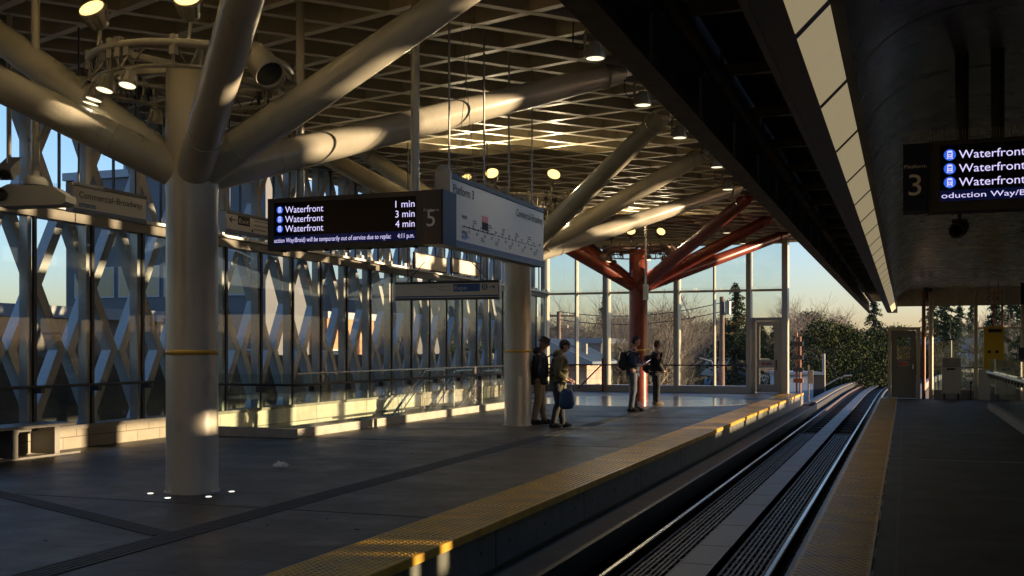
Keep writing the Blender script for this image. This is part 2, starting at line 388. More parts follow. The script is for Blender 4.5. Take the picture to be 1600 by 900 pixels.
# guidance tiles (dark grooved bands on the left platform floor)
def groove(pts, w, name, label):
    b = MB(); nl = 5
    for i in range(len(pts)-1):
        p, q = Vector(pts[i]), Vector(pts[i+1]); d = (q-p).normalized(); s = Vector((-d.y, d.x, 0))
        for k in range(nl):
            o = s*((k-(nl-1)/2)*w/nl); b.bar(p+o, q+o, w/nl*.62, .012)
    return b.build(name, TACG, None, label, 'guidance strip')
gs = [(-6.5+.015*(y-8), y, .003) for y in (4.3, 8.9, 14, 20, 28.5)]
gs = [(-5.55, 4, .003), (-5.78, 9, .003), (-5.95, 14, .003), (-6.1, 20, .003), (-6.2, 29, .003)]
groove(gs, .30, 'guidance_strip', 'long dark grooved guidance band running parallel to the platform edge')
groove([(-5.85, 7.6, .004), (-6.4, 7.85, .004), (-8.2, 8.7, .004), (-10.2, 9.6, .004), (-12.0, 10.2, .004)], .22, 'guidance_strip', 'short dark grooved guidance band curving off towards the bench')
random.seed(77)
b = MB()
for k in range(60):
    gx, gy = random.uniform(-9.5, -4.4), random.uniform(5.5, 30); q = random.uniform(.010, .028); b.lathe((gx, gy, .001), (0, 0, 1), [(0, 0), (q, 0), (q*.4, .003), (0, .003)], 9)
b.build('gum_spots', mat('gum', (.02, .019, .018), .8), None, 'dark trodden gum spots dotted over the wide platform', 'gum spots', kind='stuff')
for gy in (9.2, 16.9, 24.6, 32.3):
    MB().box(-12.2 if gy < 16 else -10.0, -4.13, gy, gy+.018, .0, .003).build('expansion_joint', mat('joint_dark', (.02, .02, .02), .7), kind='structure')
# polished disc
b = MB(); b.lathe((-7.6, 32.6, 0), (0, 0, 1), [(0, .0), (3.45, .0), (3.45, .005), (0, .005)], 64, False); b.build('polished_floor_disc', DISC, None, 'large round polished floor disc around the red column', 'floor disc')

# track: straight to Y=55, then bending right and dipping
def tx(y): return .0011*max(0, y-52)**2
def tz(y): return -.0000*max(0, y-45)
TY = [-8, 10, 30, 41, 48, 52, 56, 60, 65, 70, 76, 82, 90, 100, 112, 125, 140, 160, 185, 210]
def trk(x0, x1, z0, z1, ys=TY):
    b = MB()
    for i, y in enumerate(ys):
        o = tx(y)
        b.v += [(x0+o, y, z0), (x1+o, y, z0), (x1+o, y, z1), (x0+o, y, z1)]
    for i in range(len(ys)-1):
        k = i*4
        for f in ((k, k+4, k+5, k+1), (k+3, k+2, k+6, k+7), (k+1, k+5, k+6, k+2), (k, k+3, k+7, k+4)): b.f.append(f); b.s.append(False); b.m.append(0)
    b.f.append((0, 1, 2, 3)); b.s.append(False); b.m.append(0)
    return b
FY = [y for y in TY if y >= 41]
trk(-3.3, .9, -1.6, -.80, FY).build('guideway_deck', TRACKB, kind='structure')
b = trk(-3.55, -3.30, -1.6, -.42, FY); b2 = trk(.6, .85, -1.6, -.42, FY)
b.build('guideway_parapet', CONC, None, 'low concrete parapet along the left side of the bending guideway', 'parapet')
b2.build('guideway_parapet', CONC, None, 'low concrete parapet along the right side of the guideway behind the door', 'parapet')
trk(-3.2, -3.05, -.42, -.34, FY).build('cable_tray', CONCD, None, 'long cable tray beside the parapet of the guideway', 'cable tray')
for x, lab in ((-2.64, 'worn running rail on the side of the wide platform'), (-1.20, 'shiny running rail beside the narrow platform')):
    t = thing('running_rail', lab, 'rail', (x, 10, -.82), 'running rails of the track'); RAILT = globals().setdefault('RAILT', {}); RAILT[x] = t
    trk(x-.033, x+.033, -.56, -.532).build('rail_head', RUST, t); trk(x-.019, x+.019, -.532, -.53).build('running_surface', RAILM, t)
    b = trk(x-.010, x+.010, -.68, -.56); b.build('rail_web', RUST, t)
    trk(x-.07, x+.07, -.72, -.68).build('rail_foot', RUST, t)
t = thing('power_rail', 'dark covered power rail in the gutter below the wide platform edge', 'power rail', (-2.95, 10, -.82))
trk(-2.99, -2.93, -.62, -.38, [y for y in TY if y < 90]).build('cover', BLACK, t)
t = thing('power_rail', 'slim bright power rail close beside the narrow platform edge', 'power rail', (-.9, 10, -.82))
trk(-1.02, -.985, -.64, -.50).build('cover', DARK, t)
trk(-.93, -.915, -.50, -.485).build('contact_strip', GREYM, t)
t = thing('reaction_rail', 'wide worn aluminium reaction plate in the middle of the track', 'reaction rail', (-1.92, 10, -.82))
trk(-2.09, -1.75, -.575, -.555).build('plate', ALU, t)
b = MB(); y = 2.0
for k in range(60): b.box(-2.08, -1.76, y-.008, y+.008, -.5552, -.5535); y += 1.05+.4*((k*7) % 3)
b.build('plate_joint', RUST, t)
MB().box(-1.96, -1.88, -8, 41, -.82, -.576).build('support', BLACK, t)
random.seed(9); y = 4.0
for k in range(44):
    for x in (-2.64, -1.20):
        for sx in (-1, 1):
            if (x == -2.64 and sx == -1) or (x == -1.20 and sx == 1): MB().box(x+sx*.10-.04, x+sx*.10+.04, y-.05, y+.05, -.70, -.655).build('rail_clip', RUST, RAILT[x])
    y += .82
# ribbed covers either side
for x0, x1, side in ((-2.58, -2.13, 'left'), (-1.71, -1.26, 'right')):
    t = thing('ribbed_cover', 'black ribbed walkway cover between the aluminium plate and the '+('worn rail by the wide platform' if side == 'left' else 'shiny rail by the narrow platform'), 'track cover', ((x0+x1)/2, 10, -.82), 'ribbed covers between the rails')
    b = MB(); w = (x1-x0)/8
    yy = -2
    while yy < 28:
        for i in range(8):
            b.box(x0+i*w+.008, x0+i*w+w*.62, yy, yy+1.18, -.66, -.615-.004*((i*5) % 3))
        yy += 1.2
    b.build('ribs', FIBER, t)
    b = MB(); b.box(x0, x1, -2, 28, -.70, -.66)
    yy = -2
    while yy < 28: b.box(x0, x1, yy-.012, yy+.012, -.655, -.622); yy += .3
    b.build('base_panel', BLACK, t)
b = MB()
for k in range(46):
    y = 28.5+k*1.1; o = tx(y); b.box(-2.9+o, -1.0+o, y, y+.24, -.80, -.72)
b.build('track_sleepers', CONCD, kind='structure')

# ------------------------------------------------------------------ left hall: dwarf wall, glazing, lattice
def WX(y): return -12.35-.024*(y-14)
BAY = 1.275; PY = [12.95+BAY*k for k in range(-5, 22)]
b = MB()
def slabwall(b, y0, y1, z0, z1, d0, d1):
    a0, a1 = WX(y0), WX(y1)
    b.add([(a0+d0, y0, z0), (a0+d1, y0, z0), (a1+d1, y1, z0), (a1+d0, y1, z0), (a0+d0, y0, z1), (a0+d1, y0, z1), (a1+d1, y1, z1), (a1+d0, y1, z1)],
          [(0,3,2,1),(4,5,6,7),(0,1,5,4),(1,2,6,5),(2,3,7,6),(3,0,4,7)])
t = thing('dwarf_wall', 'low block wall with pale coping under the left glazing', 'wall', (WX(14), 14, 0))
slabwall(b, 3, HY0, 0, .31, -.28, .06); slabwall(b, HY1, 40.3, 0, .31, -.28, .06); b.build('blocks', BLOCK, t)
b = MB(); slabwall(b, HY0, HY1, -3.5, .31, -.28, .05); b.build('stairwell_panelling', PANELW, t)
b = MB(); slabwall(b, 3, 40.3, .31, .37, -.3, .09); b.build('coping', CONC, t)
# glazed wall
t = thing('glazed_wall', 'tall glass wall of narrow bays with dark posts along the left side', 'glass wall', (WX(22), 22, .37))
for k, y in enumerate(PY):
    b = MB(); x = WX(y)
    b.box(x-.012, x+.03, y-.03, y+.03, .37, 3.56); b.build('dark_post', BLACK, t)
    b = MB(); b.box(x-.17, x-.014, y-.115, y-.035, .37, 5.7); b.build('steel_fin', LATT, t)
for k in range(len(PY)-1):
    y0, y1 = PY[k]+.032, PY[k+1]-.032
    b = MB(); slabwall(b, y0, y1, .375, 3.53, .0, .012); b.build('glass_pane', GL, t)
b = MB(); slabwall(b, PY[0], PY[-1], 3.56, 3.72, -.16, .06); b.build('transom_beam', mat('beam_grey_paint', (.15, .14, .11), .5, var=.1), t)
b = MB(); slabwall(b, PY[0], PY[-1], 3.72, 3.77, -.05, .16); b.build('beam_ledge', WHITE, t)
b = MB()
for k in range(len(PY)-1):
    y = PY[k]+BAY*.5; x = WX(y); b.box(x+.07, x+.14, y-.10, y+.02, 3.772, 3.86); b.box(x+.07, x+.14, y+.3, y+.37, 3.772, 3.85)
b.build('light_fitting', WHITE, t)
# upper glazing above the beam
for k in range(len(PY)-1):
    y0, y1 = PY[k]+BAY*.5, PY[k+1]+BAY*.5-.03
    b = MB(); x = WX(y0); b.box(x-.10, x-.06, y0-.03, y0, 3.745, 5.75); b.build('upper_post', DARK, t)
# lattice
t = thing('lattice_screen', 'pale steel zigzag diamond lattice standing outside the left glass wall', 'lattice', (WX(22)-.6, 22, 0))
LZ = [-.52, .515, 1.55, 2.585, 3.62, 4.655, 5.69, 6.2]
def zigzag(yc, sg, dx, bdep):
    amp = .515; hw = .088; prof = []
    ypos = [yc+sg*amp*(0 if i % 2 else 1) for i in range(len(LZ))]; ypos[-1] = ypos[-2]+(ypos[-3]-ypos[-2])*.49
    x0 = WX(yc)-.42+dx; b = MB(); vs = []
    for i, z in enumerate(LZ):
        for (xx, yy) in ((x0, ypos[i]-hw), (x0, ypos[i]+hw), (x0-bdep, ypos[i]+hw), (x0-bdep, ypos[i]-hw)): vs.append((xx, yy, z))
    fs = []
    for i in range(len(LZ)-1):
        k = i*4
        fs += [(k, k+1, k+5, k+4), (k+1, k+2, k+6, k+5), (k+2, k+3, k+7, k+6), (k+3, k, k+4, k+7)]
    fs.append((0, 3, 2, 1)); e = (len(LZ)-1)*4; fs.append((e, e+1, e+2, e+3)); b.add(vs, fs)
    return b
for k in range(len(PY)-1):
    yc = PY[k]+BAY*.42
    zigzag(yc, 1, 0, .20).build('zigzag_plate', LATT, t)
    zigzag(yc, -1, -.004, .20).build('zigzag_plate', LATT, t)

# end wall
t = thing('end_glass_wall', 'glass end wall with cream mullions behind the red column', 'glass wall', (-8.5, 40, 0))
EX = [(-13.02, .16), (-11.79, .05), (-10.58, .16), (-9.24, .05), (-7.9, .16), (-6.55, .05), (-5.28, .16), (-4.01, .20)]
for x, w in EX:
    MB().box(x-w/2, x+w/2, 39.50 if w > .1 else 39.72, 40.1, .252 if x < -5.3 else 0, 5.5).build('mullion', MULL, t)
MB().box(-13.1, -5.3, 39.48, 40.12, .0, .25).build('base_kerb', MULL, t)
for i in range(len(EX)-1):
    x0 = EX[i][0]+EX[i][1]/2+.002; x1 = EX[i+1][0]-EX[i+1][1]/2-.002
    for z in (3.71, 5.42): MB().box(x0, x1, 39.95, 40.06, z-.04, z+.04).build('transom', MULL, t)
    z0 = .27 if i < 6 else 2.72
    MB().box(x0, x1, 39.995, 40.007, z0, 3.665).build('glass_pane', GLW, t)
    MB().box(x0, x1, 39.995, 40.007, 3.755, 5.375).build('glass_pane', GLW, t)
b = MB()
for i in range(240): 
    x = -13+i*.0375; b.bar((x, 39.98, 3.75), (x+random.uniform(-.02, .02), 39.97+random.uniform(-.03, .03), 3.84), .004, .004)
b.build('bird_spikes', SPIKE, t)
b = MB(); b.tube([(-12.9, 39.42, 1.0), (-5.3, 39.42, 1.0)], .024, 8)
hr = thing('handrail', 'slim horizontal handrail in front of the glass end wall', 'handrail', (-9, 39.7, 1)); b.build('rail', DARK, hr)
for x in (-12.3, -11.1, -10.58, -7.9, -6.6, -5.4): MB().bar((x, 39.42, 1.0), (x, 39.55, .97), .03, .03).build('bracket', DARK, hr)
# end door of left hall
t = thing('glazed_door', 'cream framed door with two glass panels in the end wall', 'door', (-4.7, 39.97, 0))
b = MB(); b.box(-5.19, -5.06, 39.86, 40.08, .0, 2.72); b.box(-4.26, -4.12, 39.86, 40.08, .0, 2.72); b.box(-5.06, -4.26, 39.86, 40.08, 2.6, 2.72); b.build('door_frame', MULL, t)
b = MB(); b.box(-5.05, -4.92, 39.9, 39.96, .02, 2.59); b.box(-4.42, -4.27, 39.9, 39.96, .02, 2.59); b.box(-4.92, -4.42, 39.9, 39.96, 2.42, 2.59); b.box(-4.92, -4.42, 39.9, 39.96, .92, 1.20); b.box(-4.92, -4.42, 39.9, 39.96, .02, .32)
b.build('door_leaf', MULL, t)
MB().box(-4.92, -4.42, 39.92, 39.932, .32, .92).build('glass_pane', GLW, t); MB().box(-4.92, -4.42, 39.92, 39.932, 1.20, 2.42).build('glass_pane', GLW, t)
MB().box(-4.36, -4.32, 39.86, 39.9, .85, 1.2).build('handle', DARK, t)
MB().disc((-4.80, 39.9, 1.06), (0, -1, 0), .06, 16).build('warning_sign', SIGNR, t)
MB().box(-4.7, -4.5, 39.894, 39.899, 1.02, 1.10).build('notice', SIGNG, t)

# ------------------------------------------------------------------ left roof of crossing blades
def RZ(x): return 5.43+.042*(-3.6-x)
t = thing('hall_roof', 'cream roof of crossing steel ribs over the wide platform', 'roof', (-8.3, 18, 5.4))
RX0, RX1, RY0, RY1 = -13.6, -3.15, -7.5, 40.3
def clipline(p, d):
    t0, t1 = -1e9, 1e9
    for (o, dd, lo, hi) in ((p[0], d[0], RX0, RX1), (p[1], d[1], RY0, RY1)):
        a, c = (lo-o)/dd, (hi-o)/dd
        if a > c: a, c = c, a
        t0, t1 = max(t0, a), min(t1, c)
    return (t0, t1) if t1-t0 > .3 else None
def family(ang, sp, name, dz, depth):
    d = (math.sin(ang), math.cos(ang)); nn = (d[1], -d[0]); cx, cy_ = -8.3, 18
    for k in range(-40, 41):
        p = (cx+nn[0]*k*sp, cy_+nn[1]*k*sp); c = clipline(p, d)
        if not c: continue
        a = (p[0]+d[0]*c[0], p[1]+d[1]*c[0]); e = (p[0]+d[0]*c[1], p[1]+d[1]*c[1])
        if max(a[1], e[1]) < 3: continue
        A = Vector((*a, RZ(a[0])+dz)); E = Vector((*e, RZ(e[0])+dz)); b = MB()
        b.bar(A+Vector((0, 0, depth/2)), E+Vector((0, 0, depth/2)), .06, depth)
        b.bar(A, E, .11, .018)
        b.build(name, BLADE, t)
family(R(48), .82, 'cross_rib', 0, .34)
family(R(-66.5), .98, 'diagonal_rib', .003, .27)
b = MB(); x = RX0
while x < RX1:
    x2 = min(x+.1, RX1); b.add([(x, RY0, RZ(x)+.36), (x2, RY0, RZ(x2)+.33), (x2, RY1, RZ(x2)+.33), (x, RY1, RZ(x)+.36)], [(0, 3, 2, 1)])
    b.box(x+.02, x+.06, RY0, RY1, RZ(x)+.345, RZ(x)+.358); x += .1
b.box(RX0, RX1, RY0, RY1, 6.35, 6.45)
b.build('corrugated_deck', DECKD, t)
MB().box(RX1, RX1+.08, RY0, RY1, 5.38, 6.4).build('fascia', BLADE, t)
MB().box(RX0, RX1, RY1, RY1+.08, 5.44, 6.4).build('fascia', BLADE, t)
MB().box(RX0-.08, RX0, RY0, RY1, 5.75, 6.4).build('fascia', BLADE, t)

# ------------------------------------------------------------------ tree columns
def tree_column(x, y, m, label, tips, group):
    t = thing('branching_column', label, 'column', (x, y, 0), group)
    b = MB(); b.tube([(x, y, 0), (x, y, 3.2)], .277, 40, False); b.lathe((x, y, 3.2), (0, 0, 1), [(.277, 0), (.285, .15), (.282, .5), (.275, 1.4), (.02, 1.42)], 40)
    b.build('shaft', m, t)
    MB().lathe((x, y, 0), (0, 0, 1), [(.277, 0), (.295, 0), (.295, .02), (.277, .02)], 40, False).build('base_plate', m, t)
    MB().lathe((x, y, 1.50 if m is CREAM else 1.52), (0, 0, 1), [(.278, 0), (.2815, 0), (.2815, .052), (.278, .052)], 40).build('yellow_band', mat('yellow_band', (.55, .33, .03), .5), t)
    for (tx_, ty_) in tips:
        tz_ = RZ(tx_)-.02; a = Vector((x, y, 3.42)); e = Vector((tx_, ty_, tz_)); d = (e-a)
        b = MB(); b.tube([a+d*.02, a+d*.06, a+d*.5, a+d*.97, a+d*.985], [.185, .19, .175, .155, .11], 28); br_ = b.build('branch', m, t); dn = d.normalized(); MB().lathe(a+d*.93, dn, [(.158, 0), (.178, .0), (.178, .03), (.158, .03)], 24).build('collar', m, br_); MB().lathe(a+d*.16, dn, [(.188, 0), (.197, .006), (.188, .012)], 24).build('weld_seam', m, br_)
        MB().disc((tx_, ty_, tz_-.02), (0, 0, 1), .21, 20, .03).build('flange', m, t)
    return t
GC = 'branching columns carrying the roof of the wide platform'
def tips(y, rx=-3.62): return [(rx, y-3.8), (rx, y), (rx+.02, y+4.7), (-11.1, y-3.8), (-10.6, y-1.1), (-11.1, y+4.7)]
tree_column(-7.33, 10.0, CREAM, 'cream branching column with floor lights around its foot', [(-3.62, 6.2), (-3.55, 10.0), (-3.62, 14.7), (-11.1, 6.5), (-10.35, 9.2), (-11.1, 14.7)], GC)
tree_column(-7.53, 21.2, CREAM, 'cream branching column beside the two men in caps', tips(21.2), GC)
tree_column(-7.62, 32.4, REDP, 'red branching column standing on the polished disc', [(-3.6, 27.5), (-3.6, 32.2), (-3.65, 37.0), (-11.1, 28.6), (-10.8, 32.6), (-11.1, 37.0)], GC)

# lighting rings
def lamp_head(b_list, c, d, r, ln, up):
    body, lens = b_list; d = Vector(d).normalized(); c = Vector(c)
    body.lathe(c, d, [(.02, -ln), (r*.62, -ln), (r*.72, -ln*.7), (r*.9, -ln*.2), (r, 0), (r, .02), (r*.93, .022)], 18)
    for k in range(8):
        a, bb, _ = basis(d); q = 2*math.pi*k/8; e = a*math.cos(q)+bb*math.sin(q)
        body.bar(c-d*ln*.8+e*r*.7, c-d*ln*.1+e*r*.97, .008, .03, e)
    lens.lathe(c, d, [(0, .012), (r*.9, .012), (r*.9, .018), (0, .018)], 18, False)
UPW = 50; DNW = 9
def spot(p, d, w, deg, col, parent):
    l = bpy.data.lights.new('lamp_light', 'SPOT'); l.energy = w; l.spot_size = R(deg); l.spot_blend = .6; l.shadow_soft_size = .03; l.color = col
    o = bpy.data.objects.new('lamp_light', l); COL.objects.link(o); o.parent = parent; o.location = Vector(p)-ORG[parent.name]; o.rotation_euler = (-Vector(d)).to_track_quat('Z', 'Y').to_euler(); return o
def light_ring(x, y, label, m, ups, downs, proj=None):
    z = 4.62; t = thing('lighting_ring', label, 'lighting ring', (x, y, z), 'lighting rings around the column heads')
    b = MB(); b.ring((x, y, z), 1.05, .045, 48); b.ring((x, y, z-.22), 1.0, .022, 48, 6)
    b.build('ring_tube', m, t)
    b = MB()
    for k in range(6):
        q = k*math.pi/3+.2; e = Vector((math.cos(q), math.sin(q), 0)); b.bar(Vector((x, y, z))+e*.2, Vector((x, y, z))+e*1.03, .05, .07)
        b.bar(Vector((x, y, z-.22))+e*1.0, Vector((x, y, z))+e*1.03, .03, .03)
    b.build('ring_arm', m, t)
    for deg, rr in ups:
        q = R(deg); e = Vector((math.cos(q), math.sin(q), 0)); c = Vector((x, y, z+.42))+e*1.1
        body, lens = MB(), MB(); d = e*rr+Vector((.34, -.94, 0))*.75+Vector((0, 0, .72)); lamp_head((body, lens), c, d, .14, .2, True)
        body.tube([c-Vector(d).normalized()*.2, Vector((x, y, z))+e*1.05], .02, 6)
        body.tube([c-Vector(d).normalized()*.15, c-e*.1-Vector((0, 0, .35)), Vector((x, y, z+.05))+e*.95], .008, 5)
        o = body.build('uplight', m, t); lens.build('lens', LED, o); spot(c+Vector(d).normalized()*.05, d, UPW, 120, (1, .80, .50), t)
    for deg, dr in downs:
        q = R(deg); e = Vector((math.cos(q), math.sin(q), 0)); c = Vector((x, y, z-.40))+e*(1.05+dr)
        body, lens = MB(), MB(); lamp_head((body, lens), c, e*.25+Vector((0, 0, -1)), .09, .14, False)
        body.tube([c+Vector((0, 0, .14))+e*.1, c+Vector((0, 0, .28)), Vector((x, y, z))+e*1.05], .011, 6)
        body.tube([c+Vector((0, 0, .14))-e*.1, c+Vector((0, 0, .28)), Vector((x, y, z))+e*1.05], .011, 6)
        body.box(c.x-.03, c.x+.03, c.y-.03, c.y+.03, z-.12, z-.03)
        o = body.build('downlight', m, t); lens.build('lens', LEDW, o); spot(c+(e*.25+Vector((0, 0, -1))).normalized()*.04, e*.25+Vector((0, 0, -1)), DNW, 80, (1, .80, .50), t)
    if proj:
        for deg, zz, sx in proj:
            q = R(deg); e = Vector((math.cos(q), math.sin(q), 0)); c = Vector((x, y, z+zz))+e*(1.12)
            d = (e*.8+Vector((.1, -.25, -.9))).normalized(); b = MB()
            b.lathe(c, d, [(.02, -.24*sx), (.13*sx, -.24*sx), (.15*sx, -.1*sx), (.16*sx, .2*sx), (.145*sx, .2*sx), (.12*sx, .05*sx)], 20)
            b.bar(c+Vector((0, 0, .02)), Vector((x, y, z))+e*1.03, .05, .05)
            fl_ = b.build('floodlight', m, t); MB().lathe(c+d*(.16*sx), d, [(0, 0), (.145*sx, 0), (.145*sx, .006), (0, .006)], 18, False).build('lens', WING, fl_)
    random.seed(int(x*10+y))
    for k in range(18):
        b = MB()
        q = random.uniform(0, 6.28); e = Vector((math.cos(q), math.sin(q), 0)); p = Vector((x, y, z))+e*1.05; q2 = q+random.uniform(.15, .4); p2 = Vector((x, y, z))+Vector((math.cos(q2), math.sin(q2), 0))*1.05
        b.tube([p, (p+p2)/2-Vector((0, 0, random.uniform(.08, .3))), p2], .008, 5)
        b.box(p.x-.032, p.x+.032, p.y-.032, p.y+.032, z-.12, z+.08); b.bar(p, p+Vector((0, 0, -.24)), .02, .02)
        b.build('clamp_and_cable', m if k % 2 else BLACK, t)
RINGM = mat('ring_paint', (.30, .28, .23), .45, var=.15)
light_ring(-7.33, 10.0, 'cream lighting ring of lamps around the nearest column head', RINGM, [(243, .25), (304, .15)], [(186, 0), (198, .05), (210, .0), (222, -.05), (250, -.02), (270, 0), (150, 0), (110, .1)], [(345, -.12, 1.0), (25, -.3, .8)])
light_ring(-7.53, 21.2, 'cream lighting ring of lamps half hidden behind the platform line diagram', RINGM, [(215, .4), (262, .4), (330, .4)], [(190, 0), (240, 0), (20, 0), (352, 0)], [(5, -.1, 1.1)])
light_ring(-7.62, 32.4, 'dark red lighting ring of lamps around the red column head', mat('dark_ring', (.12, .07, .06), .45, var=.2), [(235, .3), (272, .3), (320, .5)], [(150, 0), (180, 0), (205, 0), (225, 0), (300, 0), (330, 0)], [(350, -.2, 1.2), (215, -.35, 1.1)])
# floor lights at the first column's foot
for px, py, lab in ((235, 772, 'leftmost of the four small floor lights around the cream column foot'), (262, 779, 'floor light just in front of the cream column foot, under its left edge'), (326, 777, 'floor light just in front of the cream column foot, under its right edge'), (362, 769, 'rightmost of the four small floor lights around the cream column foot')):
    zc = 1700*1.55/(py-547); xc = (px-800)*zc/1700; cx = xc*.9405-zc*.3397; cyy = xc*.3397+zc*.9405
    t = thing('floor_light', lab, 'floor light', (cx, cyy, 0), 'floor lights round the column foot')
    MB().disc((cx, cyy, .001), (0, 0, 1), .055, 20, .006).build('rim', STEEL, t); MB().disc((cx, cyy, .006), (0, 0, 1), .03, 16, .004).build('lens', FLOORL, t)

# downlights under the roof edge
DL = [(13.1, 930, 'ceiling lamp nearest the camera, above the long beam tips'), (15.6, 1005, 'ceiling lamp second from the camera beside the dark beam'), (18.0, 1062, 'ceiling lamp third from the camera beside the dark beam'), (20.9, 1120, 'ceiling lamp fourth from the camera, above the red branches'), (23.8, 1137, 'farthest ceiling lamp, above the red branches')]
for zc, px, lab in DL:
    xc = (px-800)*zc/1700; X = xc*.9405-zc*.3397; Y = xc*.3397+zc*.9405
    t = thing('ceiling_lamp', lab, 'ceiling lamp', (X, Y, 5.4), 'lamps under the roof edge')
    body, lens = MB(), MB(); c = Vector((X, Y, 5.08)); lamp_head((body, lens), c, (0, 0, -1), .12, .17, False)
    body.bar(c+Vector((-.13, 0, .02)), c+Vector((-.13, 0, .3)), .02, .03); body.bar(c+Vector((-.13, 0, .3)), c+Vector((.02, 0, .36)), .03, .03)
    body.build('housing', RINGM, t); lens.build('lens', LEDW, t)
    spot(c-Vector((0, 0, .04)), (0, 0, -1), 14, 110, (1, .8, .5), t)
    MB().tube([c+Vector((-.05, 0, .17)), c+Vector((-.2, 0, .1)), c+Vector((-.28, 0, .2)), c+Vector((-.27, 0, .55))], .008, 6).build('cable', BLACK, t)
for y, lab in ((34.0, 'small round ceiling lamp between red branches, nearer one'), (37.6, 'small round ceiling lamp between red branches near the end wall')):
    t = thing('ceiling_lamp', lab, 'ceiling lamp', (-5.2, y, 5.4), 'lamps under the roof edge'); body, lens = MB(), MB(); lamp_head((body, lens), (-5.2, y, 5.2), (0, 0, -1), .12, .17, False); body.build('housing', RINGM, t); lens.build('lens', LEDW, t)

# ------------------------------------------------------------------ low canopy over the right platform
CY0, CY1 = -6, 47.5
t = thing('platform_canopy', 'dark rounded metal canopy with pale lamp strip over the narrow platform', 'canopy', (2, 20, 3.1))
def profile(pts, y0, y1, name, m, thick=.04, smooth=True):
    b = MB(); n = len(pts)
    vs = [(x, y0, z) for x, z in pts]+[(x, y1, z) for x, z in pts]; b.add(vs, [(i, i+1, n+i+1, n+i) for i in range(n-1)], smooth)
    vs = [(x-.0, y0, z+thick) for x, z in pts]+[(x, y1, z+thick) for x, z in pts]; b.add(vs, [(n+i, n+i+1, i+1, i) for i in range(n-1)], smooth)
    return b.build(name, m, t)
arc = [(-.285, 3.262), (-.26, 3.33), (-.21, 3.41), (-.13, 3.49), (-.02, 3.565), (.10, 3.62), (.24, 3.66), (.42, 3.68), (.75, 3.69), (1.6, 3.70), (3.2, 3.70), (5.2, 3.70), (6.4, 3.60), (7.0, 3.3), (7.2, 3.0)]
seams = []; y = .6
while y < 41: seams.append(y); y += 1.66
prev = -6
for i, y in enumerate(seams+[41.0]):
    profile(arc, prev, y-.03, 'ceiling_panel', SHELL); prev = y
b = MB(); n = len(arc)
b.add([(x+.006, -6, z+.06) for x, z in arc]+[(x+.006, 41, z+.06) for x, z in arc], [(i, i+1, n+i+1, n+i) for i in range(n-1)]); b.build('backing', BLACK, t)
MB().box(-.28, 7.2, 41.0, 41.12, 3.1, 3.75).build('end_bulkhead', SHELL, t)
# cylinder of roof above
b = MB(); P = [(-1.36, 3.92), (-1.36, 4.05), (-.2, 4.15), (3, 4.22), (7.2, 4.1), (7.3, 3.0), (7.22, 2.98), (7.22, 3.9)]
b.extrude(P, lambda u, v, t_: (u, t_, v), CY0, 41.2); b.build('roof_skin', DECKD, t)
# edge beam
b = MB(); b.box(-1.43, -1.385, CY0, CY1, 3.10, 3.95); b.box(-1.43, -1.28, CY0, CY1, 3.085, 3.10); b.build('edge_beam', BEAMD, t)
y = 1.3
while y < CY1: MB().box(-1.385, -1.365, y, y+.025, 3.102, 3.50).build('beam_stiffener', CREAM, t); y += 1.62
b = MB(); pp = []; y = CY0
random.seed(5)
while y < CY1: pp.append((-1.22, y, 3.46)); y += 2.2
b.tube(pp, .055, 12)
y = .5
while y < CY1: b.tube([(-1.22, y, 3.46), (-1.22, y+.12, 3.46)], .07, 12); b.bar((-1.22, y+.06, 3.5), (-1.22, y+.06, 3.9), .03, .02); y += 2.4
b.build('drain_pipe', BEAMD, t)
y = .4
while y < 47: MB().box(-1.36, -.705, y, y+.05, 3.52, 3.60).build('purlin', CREAM, t); y += 1.49
b = MB(); y = .4
while y < 47:
    random.seed(int(y*10)); b.box(-1.36, -.60, y+.05, y+1.44, 3.90, 3.915)
    y += 1.49
x = -1.34
while x < -.62: b.box(x, x+.04, CY0, 47, 3.86, 3.899); x += .09
b.build('deck_sheet', DECKD, t)
# lamp strip trough (tilted)
A = Vector((-.655, 0, 3.10)); B_ = Vector((-.505, 0, 3.10)); C_ = Vector((-.347, 0, 3.255)); D_ = Vector((-.285, 0, 3.262))
def strip(P0, P1, y0, y1, name, m, off=.0, th=.03):
    d = (P1-P0).normalized(); nn = Vector((-d.z, 0, d.x)); q = [P0-nn*off, P1-nn*off, P1+nn*th, P0+nn*th]
    b = MB(); b.extrude([(p.x, p.z) for p in q], lambda u, v, t_: (u, t_, v), y0, y1); return b.build(name, m, t)
TRIM = mat('trough_trim', (.20, .19, .16), .45, metal=.2, var=.25, vscale=5)
strip(A, B_-Vector((.003, 0, 0)), CY0, CY1, 'trough_rail', TRIM)
strip(C_+Vector((.003, 0, 0)), D_, CY0, CY1, 'trough_rail', TRIM)
MB().box(-.70, -.657, CY0, CY1, 3.10, 3.62).build('trough_side', TRIM, t)
y = .55-1.66
dirs = (C_-B_)
k = 0
while y < CY1-1.6:
    if k % 1 == 0:
        o = strip(B_, C_, y+.045, y+1.62, 'lamp_panel', STRIP); strip(B_+Vector((0, 0, -.004)), C_+Vector((0, 0, -.004)), y-.04, y+.04, 'panel_divider', TRIM)
    y += 1.66; k += 1
MB().box(-.66, -.29, CY1, CY1+.04, 3.08, 3.6).build('trough_end', TRIM, t)

